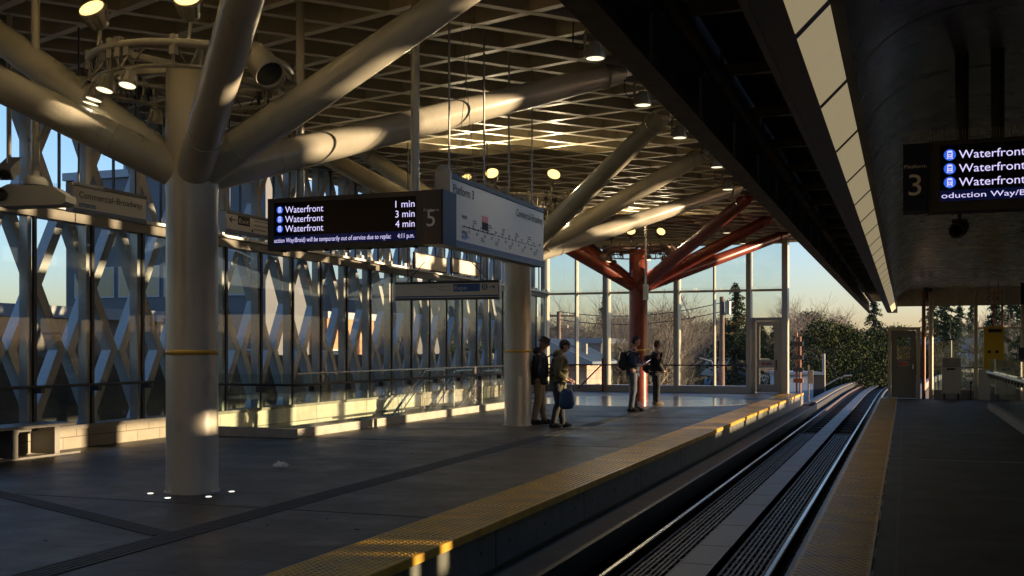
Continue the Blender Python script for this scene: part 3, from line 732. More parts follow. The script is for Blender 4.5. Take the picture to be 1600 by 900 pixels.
# other canopy fittings
def rodbox(): pass
t = thing('departure_display', 'dark departure display for platform 3 hanging under the low canopy', 'display', (1.0, 8.6, 2.55))
X0 = -.013; X1 = 2.25; YD = 8.35; ZB, ZT = 2.54, 3.03
b = MB(); b.box(X0, X0+.165, YD-.03, YD+.22, ZB+.01, ZT); b.build('number_panel', NAVY, t)
b = MB(); b.box(X0+.168, X1, YD, YD+.2, ZB, ZT+.015); b.build('housing', mat('housing_grey', (.05, .05, .045), .5, var=.1), t)
MB().box(.235, X1-.09, YD-.008, YD-.001, 2.69, ZT-.02).build('screen', LCD, t)
MB().box(.235, X1-.09, YD-.008, YD-.001, 2.612, 2.688).build('message_bar', LCDB, t)
ux, uz = Vector((1, 0, 0)), Vector((0, 0, 1))
def LTX(s, x, z, h, w=None, m=LTXT, par=t, yy=None, al='LEFT', sh=0): return textmesh(s, (x, (YD-.009 if yy is None else yy), z), ux, uz, h, w, m, par, align=al, shear=sh)
for i, z in enumerate((2.910, 2.812, 2.714)):
    train_icon((.300, YD-.010, z+.028), ux, uz, .040, LICO, LTXT, t)
    LTX('Waterfront', .360, z, .058, .43)
    LTX(('1', '3', '4')[i]+' min', X1-.11, z, .058, .22, al='RIGHT')
LTX('oduction Way/Braid) will be temporarily out of service', .245, 2.632, .038, 1.85)
LTX('Platform', X0+.008, ZT-.175, .024, .15, NUMT, yy=YD-.031)
LTX('3', X0+.038, ZT-.37, .15, .085, NUMT, yy=YD-.031)
for x in (.385, .62): MB().tube([(x, YD+.1, ZT+.01), (x, YD+.1, 3.69)], .045, 12).build('hanger_pole', BLACK, t)
b = MB()
for i in range(110):
    x = X0+.03+i*.0205; b.bar((x, YD+.06, ZT+.015), (x+random.uniform(-.006, .006), YD+.05, ZT+.10), .003, .003)
b.build('bird_spikes', SPIKE, t)

t = thing('spotlight', 'small black spotlight hanging below the platform 3 display', 'spotlight', (.45, 9.5, 2.5))
b = MB(); c = Vector((.42, 9.6, 2.54)); b.lathe(c, (-.3, -1, -.25), [(.01, -.12), (.05, -.12), (.06, -.05), (.065, .1), (.05, .1), (.04, .04)], 14); b.box(.36, .48, 9.6, 9.7, 2.55, 2.62); b.bar(c, c+Vector((0, .06, .55)), .03, .03); b.build('head', BLACK, t)
t = thing('overhead_sign', 'dark overhead arrow sign under the canopy by the right balustrade', 'sign', (3, 30, 2.9))
b = MB(); b.box(2.55, 4.4, 28, 28.12, 2.62, 3.12); b.build('panel', NAVY, t)
b = MB(); b.bar((2.66, 27.99, 2.87), (2.84, 27.99, 2.87), .012, .02); b.bar((2.66, 27.99, 2.87), (2.73, 27.99, 2.94), .012, .02); b.bar((2.66, 27.99, 2.87), (2.73, 27.99, 2.80), .012, .02); b.build('arrow', NUMT, t)
for x in (2.8, 4.1): MB().bar((x, 28.06, 3.12), (x, 28.06, 3.7), .03, .03).build('hanger', BLACK, t)
for x, s, lab in ((2.45, 'C', 'square letter plate C hanging beneath the canopy end'), (2.72, 'K', 'square letter plate K hanging beneath the canopy end')):
    t = thing('letter_plate', lab, 'sign', (x, 36.8, 3.0), 'letter plates under the canopy')
    MB().box(x-.11, x+.11, 36.8, 36.83, 3.0, 3.30).build('plate', SIGNW, t); textmesh(s, (x-.055, 36.797, 3.07), ux, uz, .16, .10, SIGNT, t); MB().bar((x, 36.82, 3.3), (x, 36.82, 3.69), .02, .02).build('hanger', BLACK, t)
t = thing('camera_dome', 'dark little dome camera fixed under the canopy bulkhead', 'camera', (.6, 40.5, 3.3))
b = MB(); b.ball((.75, 40.6, 3.35), (.14, .14, .12)); b.box(.6, .9, 40.55, 40.7, 3.4, 3.7); b.build('dome', BLACK, t)

# ------------------------------------------------------------------ right platform end: door, screens, cabinets
EYR = 37.0
t = thing('platform_end_door', 'grey platform end door with a small window and red notice', 'door', (0, EYR, 0))
b = MB(); b.box(-.52, -.42, EYR-.08, EYR+.1, 0, 2.28); b.box(.34, .46, EYR-.08, EYR+.1, 0, 2.28); b.box(-.42, .34, EYR-.08, EYR+.1, 2.18, 2.28); b.build('door_frame', MULL, t)
DOORM = mat('door_grey', (.20, .205, .185), .45, var=.08)
b = MB(); b.box(-.41, -.24, EYR-.03, EYR+.02, .02, 2.17); b.box(.16, .33, EYR-.03, EYR+.02, .02, 2.17); b.box(-.24, .16, EYR-.03, EYR+.02, .02, 1.25); b.box(-.24, .16, EYR-.03, EYR+.02, 1.95, 2.17); b.build('door_leaf', DOORM, t)
MB().box(-.24, .16, EYR-.006, EYR+.004, 1.25, 1.95).build('window_pane', GLW, t)
b = MB(); b.box(-.2, .12, EYR-.036, EYR-.031, 1.03, 1.20); b.build('notice', mat('pink_notice', (.45, .30, .27), .5), t)
MB().disc((-.13, EYR-.036, 1.115), (0, -1, 0), .055, 16).build('warning_sign', SIGNR, t)
MB().box(-.07, .10, EYR-.040, EYR-.037, 1.10, 1.135).build('notice_lines', SIGNR, t)
MB().box(.22, .27, EYR-.09, EYR-.03, .95, 1.1).build('handle', STEEL, t)
# end screen
t = thing('end_screen', 'dirty glass end screen with slim posts beside the platform end door', 'glass screen', (2.5, EYR, 0))
RUSTP = mat('rust_red_post', (.30, .10, .05), .5, var=.15)
MB().tube([(.56, EYR, 0), (.56, EYR, 3.4)], .06, 14).build('post', RUSTP, t)
MB().tube([(.78, EYR+.1, 0), (.78, EYR+.1, 3.4)], .07, 14).build('post', MULL, t)
for x in (2.09, 3.42, 4.8, 6.2): MB().box(x-.05, x+.05, EYR-.05, EYR+.05, 0, 3.4).build('post', MULL, t)
MB().box(.86, 2.03, EYR, EYR+.012, .3, 2.32).build('glass_pane', GLD, t); MB().box(2.15, 3.36, EYR, EYR+.012, .3, 2.2).build('glass_pane', GLD, t); MB().box(3.48, 4.74, EYR, EYR+.012, .3, 2.2).build('glass_pane', GLD, t); MB().box(4.86, 6.14, EYR, EYR+.012, .3, 2.2).build('glass_pane', GLD, t)
MB().box(.86, 2.03, EYR-.03, EYR+.03, .0, .29).build('kerb', CONC, t); MB().box(2.15, 8, EYR-.03, EYR+.03, 0, .29).build('kerb', CONC, t)
MB().box(.86, 2.03, EYR-.04, EYR-.002, .98, 1.02).build('rail', GREYM, t); MB().box(2.15, 8, EYR-.03, EYR+.03, 2.21, 2.26).build('rail', MULL, t); MB().box(2.15, 8, EYR-.04, EYR-.002, .98, 1.02).build('rail', GREYM, t)
b = MB()
for i in range(150): x = 2.16+i*.03; b.bar((x, EYR, 2.26), (x, EYR, 2.36), .003, .003)
b.build('bird_spikes', SPIKE, t)
for x in (2.62, 2.85): MB().tube([(x, EYR+.1, 2.27), (x, EYR+.1, 3.4)], .035, 10).build('post', RUSTP, t)
t = thing('control_cabinet', 'small white control cabinet with a mast before the end screen', 'cabinet', (1.35, EYR-.4, 0))
b = MB(); b.box(1.08, 1.62, EYR-.7, EYR-.35, .2, 1.32); b.build('body', mat('cabinet_white', (.45, .42, .34), .45, var=.08), t)
MB().box(1.10, 1.60, EYR-.712, EYR-.702, 1.02, 1.29).build('panel', GREYM, t)
MB().box(1.22, 1.46, EYR-.712, EYR-.702, .93, .99).build('label_plate', BLACK, t)
MB().tube([(1.33, EYR-.45, 1.32), (1.33, EYR-.45, 1.86)], .05, 10).build('mast', MULL, t); MB().box(1.22, 1.44, EYR-.5, EYR-.4, 1.86, 1.90).build('mast_cap', BLACK, t); MB().tube([(1.33, EYR-.45, 1.9), (1.33, EYR-.45, 2.4)], .015, 6).build('rod', MULL, t)
b = MB(); b.box(1.12, 1.18, EYR-.6, EYR-.5, 0, .2); b.box(1.52, 1.58, EYR-.6, EYR-.5, 0, .2); b.build('leg', BLACK, t)
t = thing('information_board', 'tall yellow information board in front of the right end screen', 'notice board', (2.6, EYR-.3, 0))
MB().box(2.30, 2.86, EYR-.36, EYR-.25, .95, 2.28).build('board', YPANEL, t); MB().box(2.42, 2.80, EYR-.367, EYR-.361, 2.1, 2.2).build('dark_label', BLACK, t)
for x in (2.45, 2.67): MB().disc((x, EYR-.361, 1.5), (0, -1, 0), .05, 14).build('mark', SIGNT, t)
MB().box(2.15, 2.92, EYR-.34, EYR-.1, .0, .94).build('lower_panel', MULL, t)
t = thing('bollard_post', 'short thin black post on the floor before the end screen', 'post', (1.92, EYR-.5, 0)); b = MB(); b.tube([(1.92, EYR-.5, 0), (1.92, EYR-.5, .5)], .025, 8); b.box(1.88, 1.96, EYR-.54, EYR-.46, .5, .56); b.build('stem', BLACK, t)
# right glass balustrade
t = thing('glass_balustrade', 'glass balustrade with pale handrail on the narrow platform', 'balustrade', (2.1, 25, 0))
BX = 2.12
MB().box(BX-.07, BX+.07, 8, 31.3, 0, .16).build('kerb', CONC, t)
y = 8
while y < 31: MB().box(BX-.006, BX+.006, y+.01, y+1.28, .16, 1.32).build('glass_pane', GLB, t); y += 1.3
MB().box(BX, 6, 31.2, 31.35, 0, .16).build('kerb', CONC, t)
for i in range(3): MB().box(BX+.05+i*1.3, BX+1.3+i*1.3, 31.27, 31.28, .16, 1.32).build('glass_pane', GLB, t)
MB().tube([(BX-.09, 8, .97), (BX-.09, 31.0, .97)], .035, 12).build('handrail', mat('pale_handrail', (.55, .56, .56), .3, metal=.6), t)
y = 8.4
while y < 31: MB().box(BX-.12, BX-.01, y, y+.16, .86, .93).build('bracket', BLACK, t); y += .65
t = thing('screen_back', 'flat dark screen on a post behind the balustrade', 'screen', (4.3, 33, 0)); MB().box(2.95, 3.6, 33, 33.06, 1.25, 1.62).build('panel', DARK, t); MB().tube([(3.27, 33.03, 0), (3.27, 33.03, 1.25)], .03, 8).build('post', DARK, t)

# ------------------------------------------------------------------ stairwell balustrade, stairs
t = thing('stair_balustrade', 'glass balustrade on a pale kerb around the stairwell', 'balustrade', (-10.1, 22, 0))
KM = mat('pale_kerb', (.36, .34, .28), .6, var=.25, vscale=5)
b = MB(); b.box(-10.25, -10.05, 16.72, 27.9, 0, .16); b.build('kerb', KM, t)
MB().box(-12.38, -10.252, 16.72, 16.9, 0, .16).build('kerb', KM, t)
y = 16.84
while y < 27.6: MB().box(-10.156, -10.144, y+.01, min(27.86, y+1.37), .16, 1.12).build('glass_pane', GLB, t); y += 1.38
x = -12.36
for i in range(2): MB().box(x+.01, x+1.07, 16.80, 16.812, .16, 1.12).build('glass_pane', GLB, t); x += 1.09
MB().box(-10.165, -10.135, 16.84, 27.86, 1.12, 1.145).build('top_channel', STEEL, t)
MB().tube([(-12.3, 16.72, .93), (-10.10, 16.72, .93), (-10.08, 16.74, .93), (-10.08, 27.9, .93)], .022, 10).build('handrail', DARK, t)
y = 17.3
while y < 27.8: MB().box(-10.16, -10.05, y, y+.16, .80, .90).build('bracket', BLACK, t); y += 1.38
MB().box(-11.9, -11.74, 16.72, 16.82, .80, .9).build('bracket', BLACK, t); MB().box(-10.9, -10.74, 16.72, 16.82, .80, .9).build('bracket', BLACK, t)
t = thing('stairs', 'concrete stairs descending inside the left stairwell', 'stairs', (-11.3, 22, -3))
b = MB()
for k in range(22): b.box(-12.2, -10.3, HY1-1.0-(k+1)*.3, HY1-1.0-k*.3, -.17*(k+1)-.3, -.17*(k+1))
b.box(-12.2, -10.3, HY1-1.0, HY1, -.2, -.012); b.build('steps', CONC, t)
b = MB(); b.box(-10.30, -10.25, HY0, HY1, -3.5, -.052); b.box(-12.45, -10.25, HY0-.05, HY0, -3.5, -.052); b.build('well_side', PANELW, t)
for x, lab in ((-10.45, 'sloping steel stair handrail just inside the stairwell glass'), (-11.25, 'sloping steel stair handrail in the middle of the stairs'), (-12.1, 'sloping steel stair handrail next to the left wall')):
    t = thing('stair_handrail', lab, 'handrail', (x, 24, 0), 'handrails of the stairs'); b = MB(); y0 = HY1-1.0
    b.tube([(x, HY1+.3, .1), (x, HY1+.3, 1.0), (x, y0, 1.0), (x, y0-5.4, 1.0-3.05)], .032, 8)
    b.tube([(x, HY1+.3, .72), (x, y0-.1, .72), (x, y0-5.4, .72-3.0)], .016, 8)
    b.build('rails', STEEL, t); b = MB()
    for k in range(4): yy = y0-k*1.6; b.tube([(x, yy, -.5-k*.9), (x, yy, 1.0-k*.905)], .018, 6)
    b.build('post', STEEL, t)
# second low enclosure beyond the stairs (kerb + posts)
t = thing('leaning_rail', 'long dark horizontal rail in front of the left glass wall', 'handrail', (WX(12), 12, 1.0))
MB().tube([(WX(6)+.16, 6, 1.0), (WX(16.6)+.16, 16.6, 1.0)], .024, 10).build('rail', DARK, t)
for y in (9.1, 10.4, 11.7, 12.95, 14.22, 15.5): MB().box(WX(y)+.03, WX(y)+.17, y-.04, y+.04, .9, .98).build('bracket', BLACK, t)
t = thing('leaning_rail', 'far dark rail before the left glass wall, beyond the stairwell', 'handrail', (WX(34), 34, 1.0))
MB().tube([(WX(28)+.16, 28, 1.0), (WX(39.6)+.16, 39.6, 1.0)], .024, 10).build('rail', DARK, t)

# bench
t = thing('bench', 'long metal bench against the low wall under the left glazing', 'bench', (-11.8, 11.5, 0))
BM = mat('bench_steel', (.20, .19, .17), .5, metal=.4, var=.2)
MB().box(-12.2, -11.62, 9.5, 13.05, .44, .48).build('seat', BM, t)
for y in (12.75, 11.95, 10.6, 9.7):
    b = MB(); b.box(-12.15, -11.70, y-.05, y+.05, .03, .44); b.build('leg', BM, t)
MB().box(-11.85, -11.72, 9.5, 13.25, 0, .03).build('base_bar', BM, t); MB().box(-12.1, -12.04, 9.5, 13.05, .36, .41).build('rear_rail', BM, t)
# litter
t = thing('crumpled_bag', 'crumpled white plastic bag lying on the dark platform floor', 'litter', (-6.0, 12, 0))
random.seed(11); lx, ly = -8.0, 13.2
zc = 1700*1.55/(729-547); xc = (438-800)*zc/1700; lx = xc*.9405-zc*.3397; ly = xc*.3397+zc*.9405; t.location = (lx, ly, 0); ORG[t.name] = Vector((lx, ly, 0))
def crum(p):
    n_ = mnoise.noise(Vector(p)*2.3)*.5+mnoise.noise(Vector(p)*6)*.3; return Vector((p.x*(1+n_), p.y*(1+n_), max(-.1, p.z)*(1+n_)))
MB().ball((lx, ly, .004), (.10, .07, .055), 26, 16, crum).build('film', mat('white_film', (.6, .6, .58), .4), t)

# ------------------------------------------------------------------ hanging signs in the left hall
MB().box(-13.3, -13.05, -7.9, 5.4, 0, 5.6).build('bounce_wall', mat('cream_bounce_wall', (.55, .46, .32), .7, var=.15, vscale=1), None, 'cream wall added unseen behind the viewer to bounce warm sunlight', 'wall')  # added out of view: bounces warm sunlight forward, hides blue sky
MB().box(-13.78, -13.70, 6, 40.4, 5.9, 10.6).build('roof_sun_blocker', GREYM, None, 'plain screen added unseen on the outer roof edge to shade the buildings beyond', 'screen')  # added out of view to keep sun off the buildings beyond the lattice
# departure display 5
MB().box(-13.4, -3.2, -8.2, -7.9, 0, 6.4).build('sky_blocking_wall', mat('warm_blocker_panel', (.34, .25, .15), .7, var=.2, vscale=1), None, 'warm brown wall added unseen behind the wide platform to cut sky light', 'wall')  # added behind the camera: cuts blue sky fill and warms the hall
MB().box(-.7, 9.5, -8.2, -7.9, 0, 4.2).build('sky_blocking_wall', MATS['warm_blocker_panel'], None, 'warm brown wall added unseen behind the narrow platform to cut sky light', 'wall')  # same added sky blocker behind the narrow platform
t = thing('departure_display', 'departure display for platform 5 showing three Waterfront trains', 'display', (-5.9, 11, 2.7))
YD = 10.95; DX0, DX1 = -6.98, -5.0; ZB, ZT = 2.71, 3.31
MB().box(DX0, DX1, YD, YD+.24, ZB, ZT).build('housing', mat('housing_bronze', (.085, .072, .048), .6, var=.1), t)
MB().box(DX0+.09, DX1-.085, YD-.008, YD-.001, ZB+.165, ZT-.055).build('screen', LCD, t)
MB().box(DX0+.09, DX1-.085, YD-.008, YD-.001, ZB+.06, ZB+.163).build('message_bar', LCDB, t)
for i, z in enumerate((3.145, 3.035, 2.925)):
    train_icon((DX0+.17, YD-.010, z+.027), ux, uz, .042, LICO, LTXT, t)
    textmesh('Waterfront', (DX0+.24, YD-.009, z-.011), ux, uz, .076, .50, LTXT, t)
    textmesh(('1', '3', '4')[i]+' min', (DX1-.095, YD-.009, z-.011), ux, uz, .076, .235, LTXT, t, align='RIGHT')
textmesh('uction Way/Braid) will be temporarily out of service due to replac', (DX0+.095, YD-.009, ZB+.084), ux, uz, .052, 1.50, LTXT, t, shear=.12)
textmesh('4:11 p.m.', (DX1-.10, YD-.009, ZB+.084), ux, uz, .052, .205, LTXT, t, align='RIGHT')
MB().box(DX1+.003, DX1+.225, YD-.02, YD+.355, ZB+.0, ZT+.0).build('number_panel', mat('number_panel_dark', (.028, .03, .034), .3), t)
MB().box(DX1+.2255, DX1+.25, YD-.02, YD+.36, ZB, ZT).build('blue_edge', NAVY, t)
textmesh('Platform', (DX1+.02, YD-.021, ZT-.235), ux, uz, .028, .18, NUMT, t); textmesh('5', (DX1+.055, YD-.021, ZB+.20), ux, uz, .185, .10, NUMT, t)
for x in (-6.62, -5.15): MB().tube([(x, YD+.12, ZT), (x, YD+.12, RZ(x)+.05)], .048, 16).build('hanger_pole', CREAM, t)
b = MB()
pass
for i in range(7): x = DX0+.15+i*.28; MB().box(x, x+.03, YD+.05, YD+.12, ZB-.02, ZB).build('vent_clip', BLACK, t)
# line diagram sign, faces +X
t = thing('line_diagram_sign', 'large white line diagram sign headed Commercial-Broadway and Platform 3', 'sign', (-4.62, 12.4, 2.7))
SX = -4.85; SY0, SY1 = 11.36, 14.75; SZ0, SZ1 = 2.73, 3.54
vx, vz = Vector((0, 1, 0)), Vector((0, 0, 1))
MB().box(SX-.14, SX, SY0, SY1, SZ0+.06, SZ1-.035).build('face', SIGNW, t)
b = MB(); b.box(SX-.16, SX+.012, SY0, SY1, SZ1-.033, SZ1+.02); b.build('top_rail', BLACK, t)
b = MB(); b.box(SX-.16, SX+.012, SY0, SY1, SZ0, SZ0+.045); b.build('bottom_rail', mat('rail_navy', (.05, .055, .07), .4), t)
b = MB(); b.box(SX-.17, SX+.02, SY0-.04, SY0-.002, SZ0+.02, SZ1+.03); b.lathe((SX-.075, SY0-.021, SZ1+.02), (0, 1, 0), [(0, -.018), (.095, -.018), (.095, .018), (0, .018)], 20); b.build('end_cap', CREAM, t)
fx = SX+.002
MB().box(fx-.001, fx, SY0+.02, SY1, SZ0+.05, SZ0+.085).build('blue_line', mat('line_navy', (.02, .03, .12), .4), t)
def vt(s, y, z, h, w, m=SIGNT, al='LEFT'): return textmesh(s, (fx, y, z), vx, vz, h, w, m, t, align=al)
vt('Platform 3', SY0+.09, SZ1-.19, .10, .63); vt('Commercial–Broadway', SY1-.05, SZ1-.21, .10, 1.10, al='RIGHT')
MB().box(fx, fx+.001, SY0+.99, SY0+1.19, SZ0+.385, SZ0+.46).build('red_tab', SIGNR, t); MB().box(fx, fx+.001, SY0+.99, SY0+1.19, SZ0+.29, SZ0+.383).build('dark_tab', SIGNT, t)
b = MB(); b.box(fx, fx+.001, SY0+.35, SY0+1.45, SZ0+.262, SZ0+.27); zz = SZ0+.262
for k in range(7): y = SY0+.42+k*.15; b.lathe((fx, y, zz+.004), (1, 0, 0), [(0, 0), (.014, 0), (.014, .002), (0, .002)], 10, False)
for k in range(12): y = SY0+1.55+k*.13; b.box(fx, fx+.001, y, y+.075, zz, zz+.006); b.lathe((fx, y, zz+.003), (1, 0, 0), [(0, 0), (.009, 0), (.009, .002), (0, .002)], 8, False)
b.build('route_line', SIGNT, t)
b = MB(); random.seed(21)
for k in range(11):
    y = SY0+.45+k*.25; up = 1 if k % 2 else -1
    for j in range(2): w = random.uniform(.07, .15); z = zz+up*(.07+.028*j)-(.02 if up < 0 else 0); b.box(fx, fx+.001, y, y+w, z, z+.012)
for k in range(22):
    y = SY0+.55+k*.125; w = random.uniform(.05, .09); z = zz+(.04 if k % 2 else -.045); b.box(fx, fx+.001, y, y+w, z, z+.010); b.box(fx, fx+.001, y, y+w*.7, z-.017, z-.008)
for z in (SZ0+.18, SZ0+.36): b.box(fx, fx+.001, SY0+.35, SY0+.5, z, z+.035)
b.build('small_print', SIGNG, t)
MB().box(fx, fx+.001, SY0+.35, SY0+.5, SZ0+.12, SZ0+.165).build('blue_tab', NAVY2, t)
for y in (11.5, 12.6, 13.5, 14.45): MB().tube([(SX-.07, y, SZ1+.02), (SX-.07, y, RZ(SX)+.05)], .012, 8).build('hanger_rod', GREYM, t)
for (y, dy) in ((11.7, .5), (12.3, -.45)): MB().tube([(SX-.07, y+dy, RZ(SX)), (SX-.07, y, SZ1+.05)], .004, 5).build('stay_wire', GREYM, t)
random.seed(4)
for a_, e_ in ((0, 46), (58, 104), (116, 160)):
    b = MB()
    for i in range(a_, e_):
        y = SY0+.1+i*.0195
        b.bar((SX-.07, y, SZ1+.02), (SX-.07+random.uniform(-.04, .04), y+random.uniform(-.008, .008), SZ1+.13), .004, .004)
    b.build('bird_spikes', SPIKE, t)

def side_sign(x, y0, y1, z0, z1, label):
    t = thing('hanging_sign', label, 'sign', (x, (y0+y1)/2, z0))
    MB().box(x-.09, x, y0, y1, z0+.035, z1-.04).build('face', SIGNW, t); MB().box(x-.10, x+.008, y0-.01, y1+.01, z1-.038, z1+.012).build('top_rail', BLACK, t)
    MB().box(x-.10, x+.008, y0-.01, y1+.01, z0, z0+.033).build('bottom_rail', mat('rail_navy', (.05, .055, .07), .4), t); MB().box(x-.095, x+.004, y0-.03, y0-.012, z0, z1).build('end_cap', LATT, t)
    for y in (y0+.15, y1-.15): MB().tube([(x-.05, y, z1), (x-.05, y, RZ(x)+.05)], .012, 8).build('hanger_rod', DARK, t)
    return t
t = side_sign(-9.93, 11.1, 12.5, 3.31, 3.68, 'station name sign reading Commercial-Broadway, hanging near the left glazing')
textmesh('Commercial–Broadway', (-9.928, 11.2, 3.50), vx, vz, .085, 1.22, SIGNT, t); MB().box(-9.928, -9.926, 11.2, 11.5, 3.385, 3.435).build('blue_tab', NAVY2, t)
textmesh('Expo Line', (-9.925, 11.215, 3.395), vx, vz, .028, .26, SIGNW, t); MB().box(-9.928, -9.926, 11.1, 12.5, 3.345, 3.365).build('blue_line', NAVY2, t)
t = side_sign(-9.85, 14.3, 16.35, 3.38, 3.70, 'exit sign with a left arrow, half hidden by the platform 5 display')
MB().box(-9.848, -9.846, 14.6, 14.93, 3.52, 3.66).build('black_tab', SIGNT, t); textmesh('Exit', (-9.845, 14.63, 3.55), vx, vz, .07, .27, SIGNW, t)
b = MB(); b.bar((-9.847, 14.38, 3.58), (-9.847, 14.55, 3.58), .008, .014); b.bar((-9.847, 14.38, 3.58), (-9.847, 14.44, 3.62), .008, .014); b.bar((-9.847, 14.38, 3.58), (-9.847, 14.44, 3.54), .008, .014); b.build('arrow', SIGNT, t)
b = MB()
for z, w in ((3.62, .7), (3.55, .9), (3.48, .35)): b.box(-9.848, -9.846, 15.05, 15.05+w, z, z+.016)
b.build('small_print', SIGNG, t); MB().disc((-9.848, 15.0, 3.46), (1, 0, 0), .022, 12).build('circle_mark', SIGNT, t)
b = MB(); b.box(-9.848, -9.846, 15.95, 16.15, 3.48, 3.64); b.build('orange_mark', mat('sign_orange', (.5, .22, .03), .5), t)
MB().box(-9.848, -9.846, 14.3, 16.35, 3.415, 3.43).build('blue_line', NAVY2, t)
# Expo sign facing -Y
t = thing('hanging_sign', 'blue and white Expo sign with train symbol hanging above the stairwell', 'sign', (-8.5, 19.75, 2.55))
yf = 19.75; ex0, ex1 = -9.62, -7.42
MB().box(ex0, ex1, yf, yf+.1, 2.585, 2.865).build('face', SIGNW, t); MB().box(ex0-.01, ex1+.01, yf-.008, yf+.11, 2.866, 2.91).build('top_rail', BLACK, t); MB().box(ex0-.01, ex1+.01, yf-.008, yf+.11, 2.54, 2.584).build('bottom_rail', mat('rail_navy', (.05, .055, .07), .4), t)
MB().box(ex1+.012, ex1+.03, yf, yf+.1, 2.54, 2.91).build('end_cap', LATT, t)
MB().box(ex0, ex1, yf-.002, yf-.0005, 2.6, 2.625).build('blue_line', NAVY2, t)
MB().box(-8.36, -7.80, yf-.003, yf-.0005, 2.70, 2.85).build('blue_tab', NAVY2, t); textmesh('Expo', (-8.33, yf-.004, 2.735), ux, uz, .08, .26, SIGNW, t)
train_icon((-7.70, yf-.003, 2.78), ux, uz, .062, NAVY2, SIGNW, t)
b = MB(); b.bar((-7.60, yf-.004, 2.78), (-7.49, yf-.004, 2.78), .01, .012); b.bar((-7.49, yf-.004, 2.78), (-7.53, yf-.004, 2.815), .01, .012); b.bar((-7.49, yf-.004, 2.78), (-7.53, yf-.004, 2.745), .01, .012); b.build('arrow', SIGNT, t)
textmesh('Trains to Waterfront', (-8.42, yf-.003, 2.79), ux, uz, .035, .50, SIGNG, t, align='RIGHT'); textmesh('Platform 5', (-8.42, yf-.003, 2.725), ux, uz, .035, .26, SIGNG, t, align='RIGHT')
for x in (ex0+.25, ex1-.25): MB().tube([(x, yf+.05, 2.9), (x, yf+.05, RZ(x)+.05)], .012, 8).build('hanger_rod', DARK, t)
MB().tube([(ex0+.25, yf+.05, 2.95), (ex0+.62, yf+.05, 3.3)], .008, 6).build('stay_wire', DARK, t); MB().tube([(ex1-.25, yf+.05, 2.95), (ex1-.6, yf+.05, 3.3)], .008, 6).build('stay_wire', DARK, t)
b = MB()
for i in range(100): x = ex0+.02+i*.022; b.bar((x, yf+.04, 2.91), (x, yf+.04, 2.945), .005, .005)
b.build('bird_spikes', BLACK, t)
# poster monitors high up
for (px, py, zc, lab) in ((648, 393, 25.5, 'white framed poster panel high above the stairs, nearer of two'), (706, 402, 27.5, 'white framed poster panel high above the stairs, farther of two')):
    xc = (px-800)*zc/1700; X = xc*.9405-zc*.3397; Y = xc*.3397+zc*.9405; Z = 1.55+(547-py)*zc/1700
    t = thing('poster_board', lab, 'poster board', (X, Y, Z-.38), 'poster panels hanging above the stairs')
    MB().box(X-.05, X, Y, Y+1.9, Z-.40, Z).build('frame', BLACK, t); MB().box(X+.001, X+.004, Y+.05, Y+1.85, Z-.36, Z-.03).build('sheet', SIGNW, t)
    for y in (Y+.2, Y+1.7): MB().tube([(X-.03, y, Z), (X-.03, y, RZ(X)+.05)], .012, 6).build('hanger_rod', DARK, t)

# speaker bar on pole, cctv camera
t = thing('projector_housing', 'long cream housing hanging from a thick pole at the upper left', 'projector', (-9.0, 9.5, 3.1))
c = Vector((-9.02, 9.5, 3.24)); d = Vector((.60, .80, -.02)).normalized(); d = Vector((.94, .34, .0)).normalized()
PJ = mat('housing_cream', (.30, .28, .23), .5, var=.1)
b = MB(); L = .39
b.extrude([(-L, -.06), (-L*.86, -.125), (L*.9, -.10), (L, -.07), (L, .0), (L*.62, .10), (-L*.62, .12), (-L*.9, .07)], lambda u, v, t_: c+d*u+Vector((0, 0, v))+Vector((-d.y, d.x, 0))*t_, -.14, .14); b.build('body', PJ, t)
nn = Vector((d.y, -d.x, 0)); MB().lathe(c-d*.30+nn*.14, nn, [(0, 0), (.06, 0), (.07, .03), (.055, .03), (.05, .005)], 18).build('lens', BLACK, t)
MB().lathe(c+Vector((0, 0, .12)), (0, 0, 1), [(.14, 0), (.14, .05), (.10, .1), (.05, .11), (.045, .3)], 18).build('mount', PJ, t)
MB().tube([c+Vector((0, 0, .3)), (c.x, c.y, RZ(c.x)+.05)], .046, 14).build('pole', CREAM, t); MB().box(c.x-.10, c.x+.10, c.y-.02, c.y+.02, 3.86, 3.89).build('clamp', PJ, t)
b = MB()
for i in range(26): b.bar(c+d*(-.27+i*.02)+Vector((0, 0, .11)), c+d*(-.27+i*.02)+Vector((0, 0, .15)), .004, .004)
b.build('bird_spikes', SPIKE, t)
t = thing('security_camera', 'small grey security camera hanging from a thin pole at the far upper left', 'camera', (-10.8, 11, 3.7))
zc = 13.5; xc = (14-800)*zc/1700; X = xc*.9405-zc*.3397; Y = xc*.3397+zc*.9405; t.location = (X, Y, 3.6); ORG[t.name] = Vector((X, Y, 3.6))
dd = Vector((.25, -.75, -.5)).normalized(); cc = Vector((X, Y, 3.78)); b = MB(); b.bar(cc-dd*.16, cc+dd*.12, .16, .16); b.bar(cc-dd*.17+Vector((0, 0, .09)), cc+dd*.16+Vector((0, 0, .09)), .19, .02); b.build('body', PJ, t)
MB().lathe(cc+dd*.12, dd, [(0, 0), (.06, 0), (.07, .02), (.05, .02), (.04, .0)], 14).build('lens', BLACK, t); MB().tube([cc+Vector((0, 0, .06)), (X, Y, RZ(X)+.05)], .03, 10).build('pole', CREAM, t)
t = thing('hanging_conduit', 'thin white conduit dropping in front of the red column', 'conduit', (-7.2, 31.4, 3.2))
MB().tube([(-7.05, 30.9, 5.5), (-7.05, 30.9, 3.35)], .03, 8).build('pipe', WHITE, t); MB().box(-7.12, -6.98, 30.85, 30.95, 3.0, 3.45).build('fitting', WHITE, t)
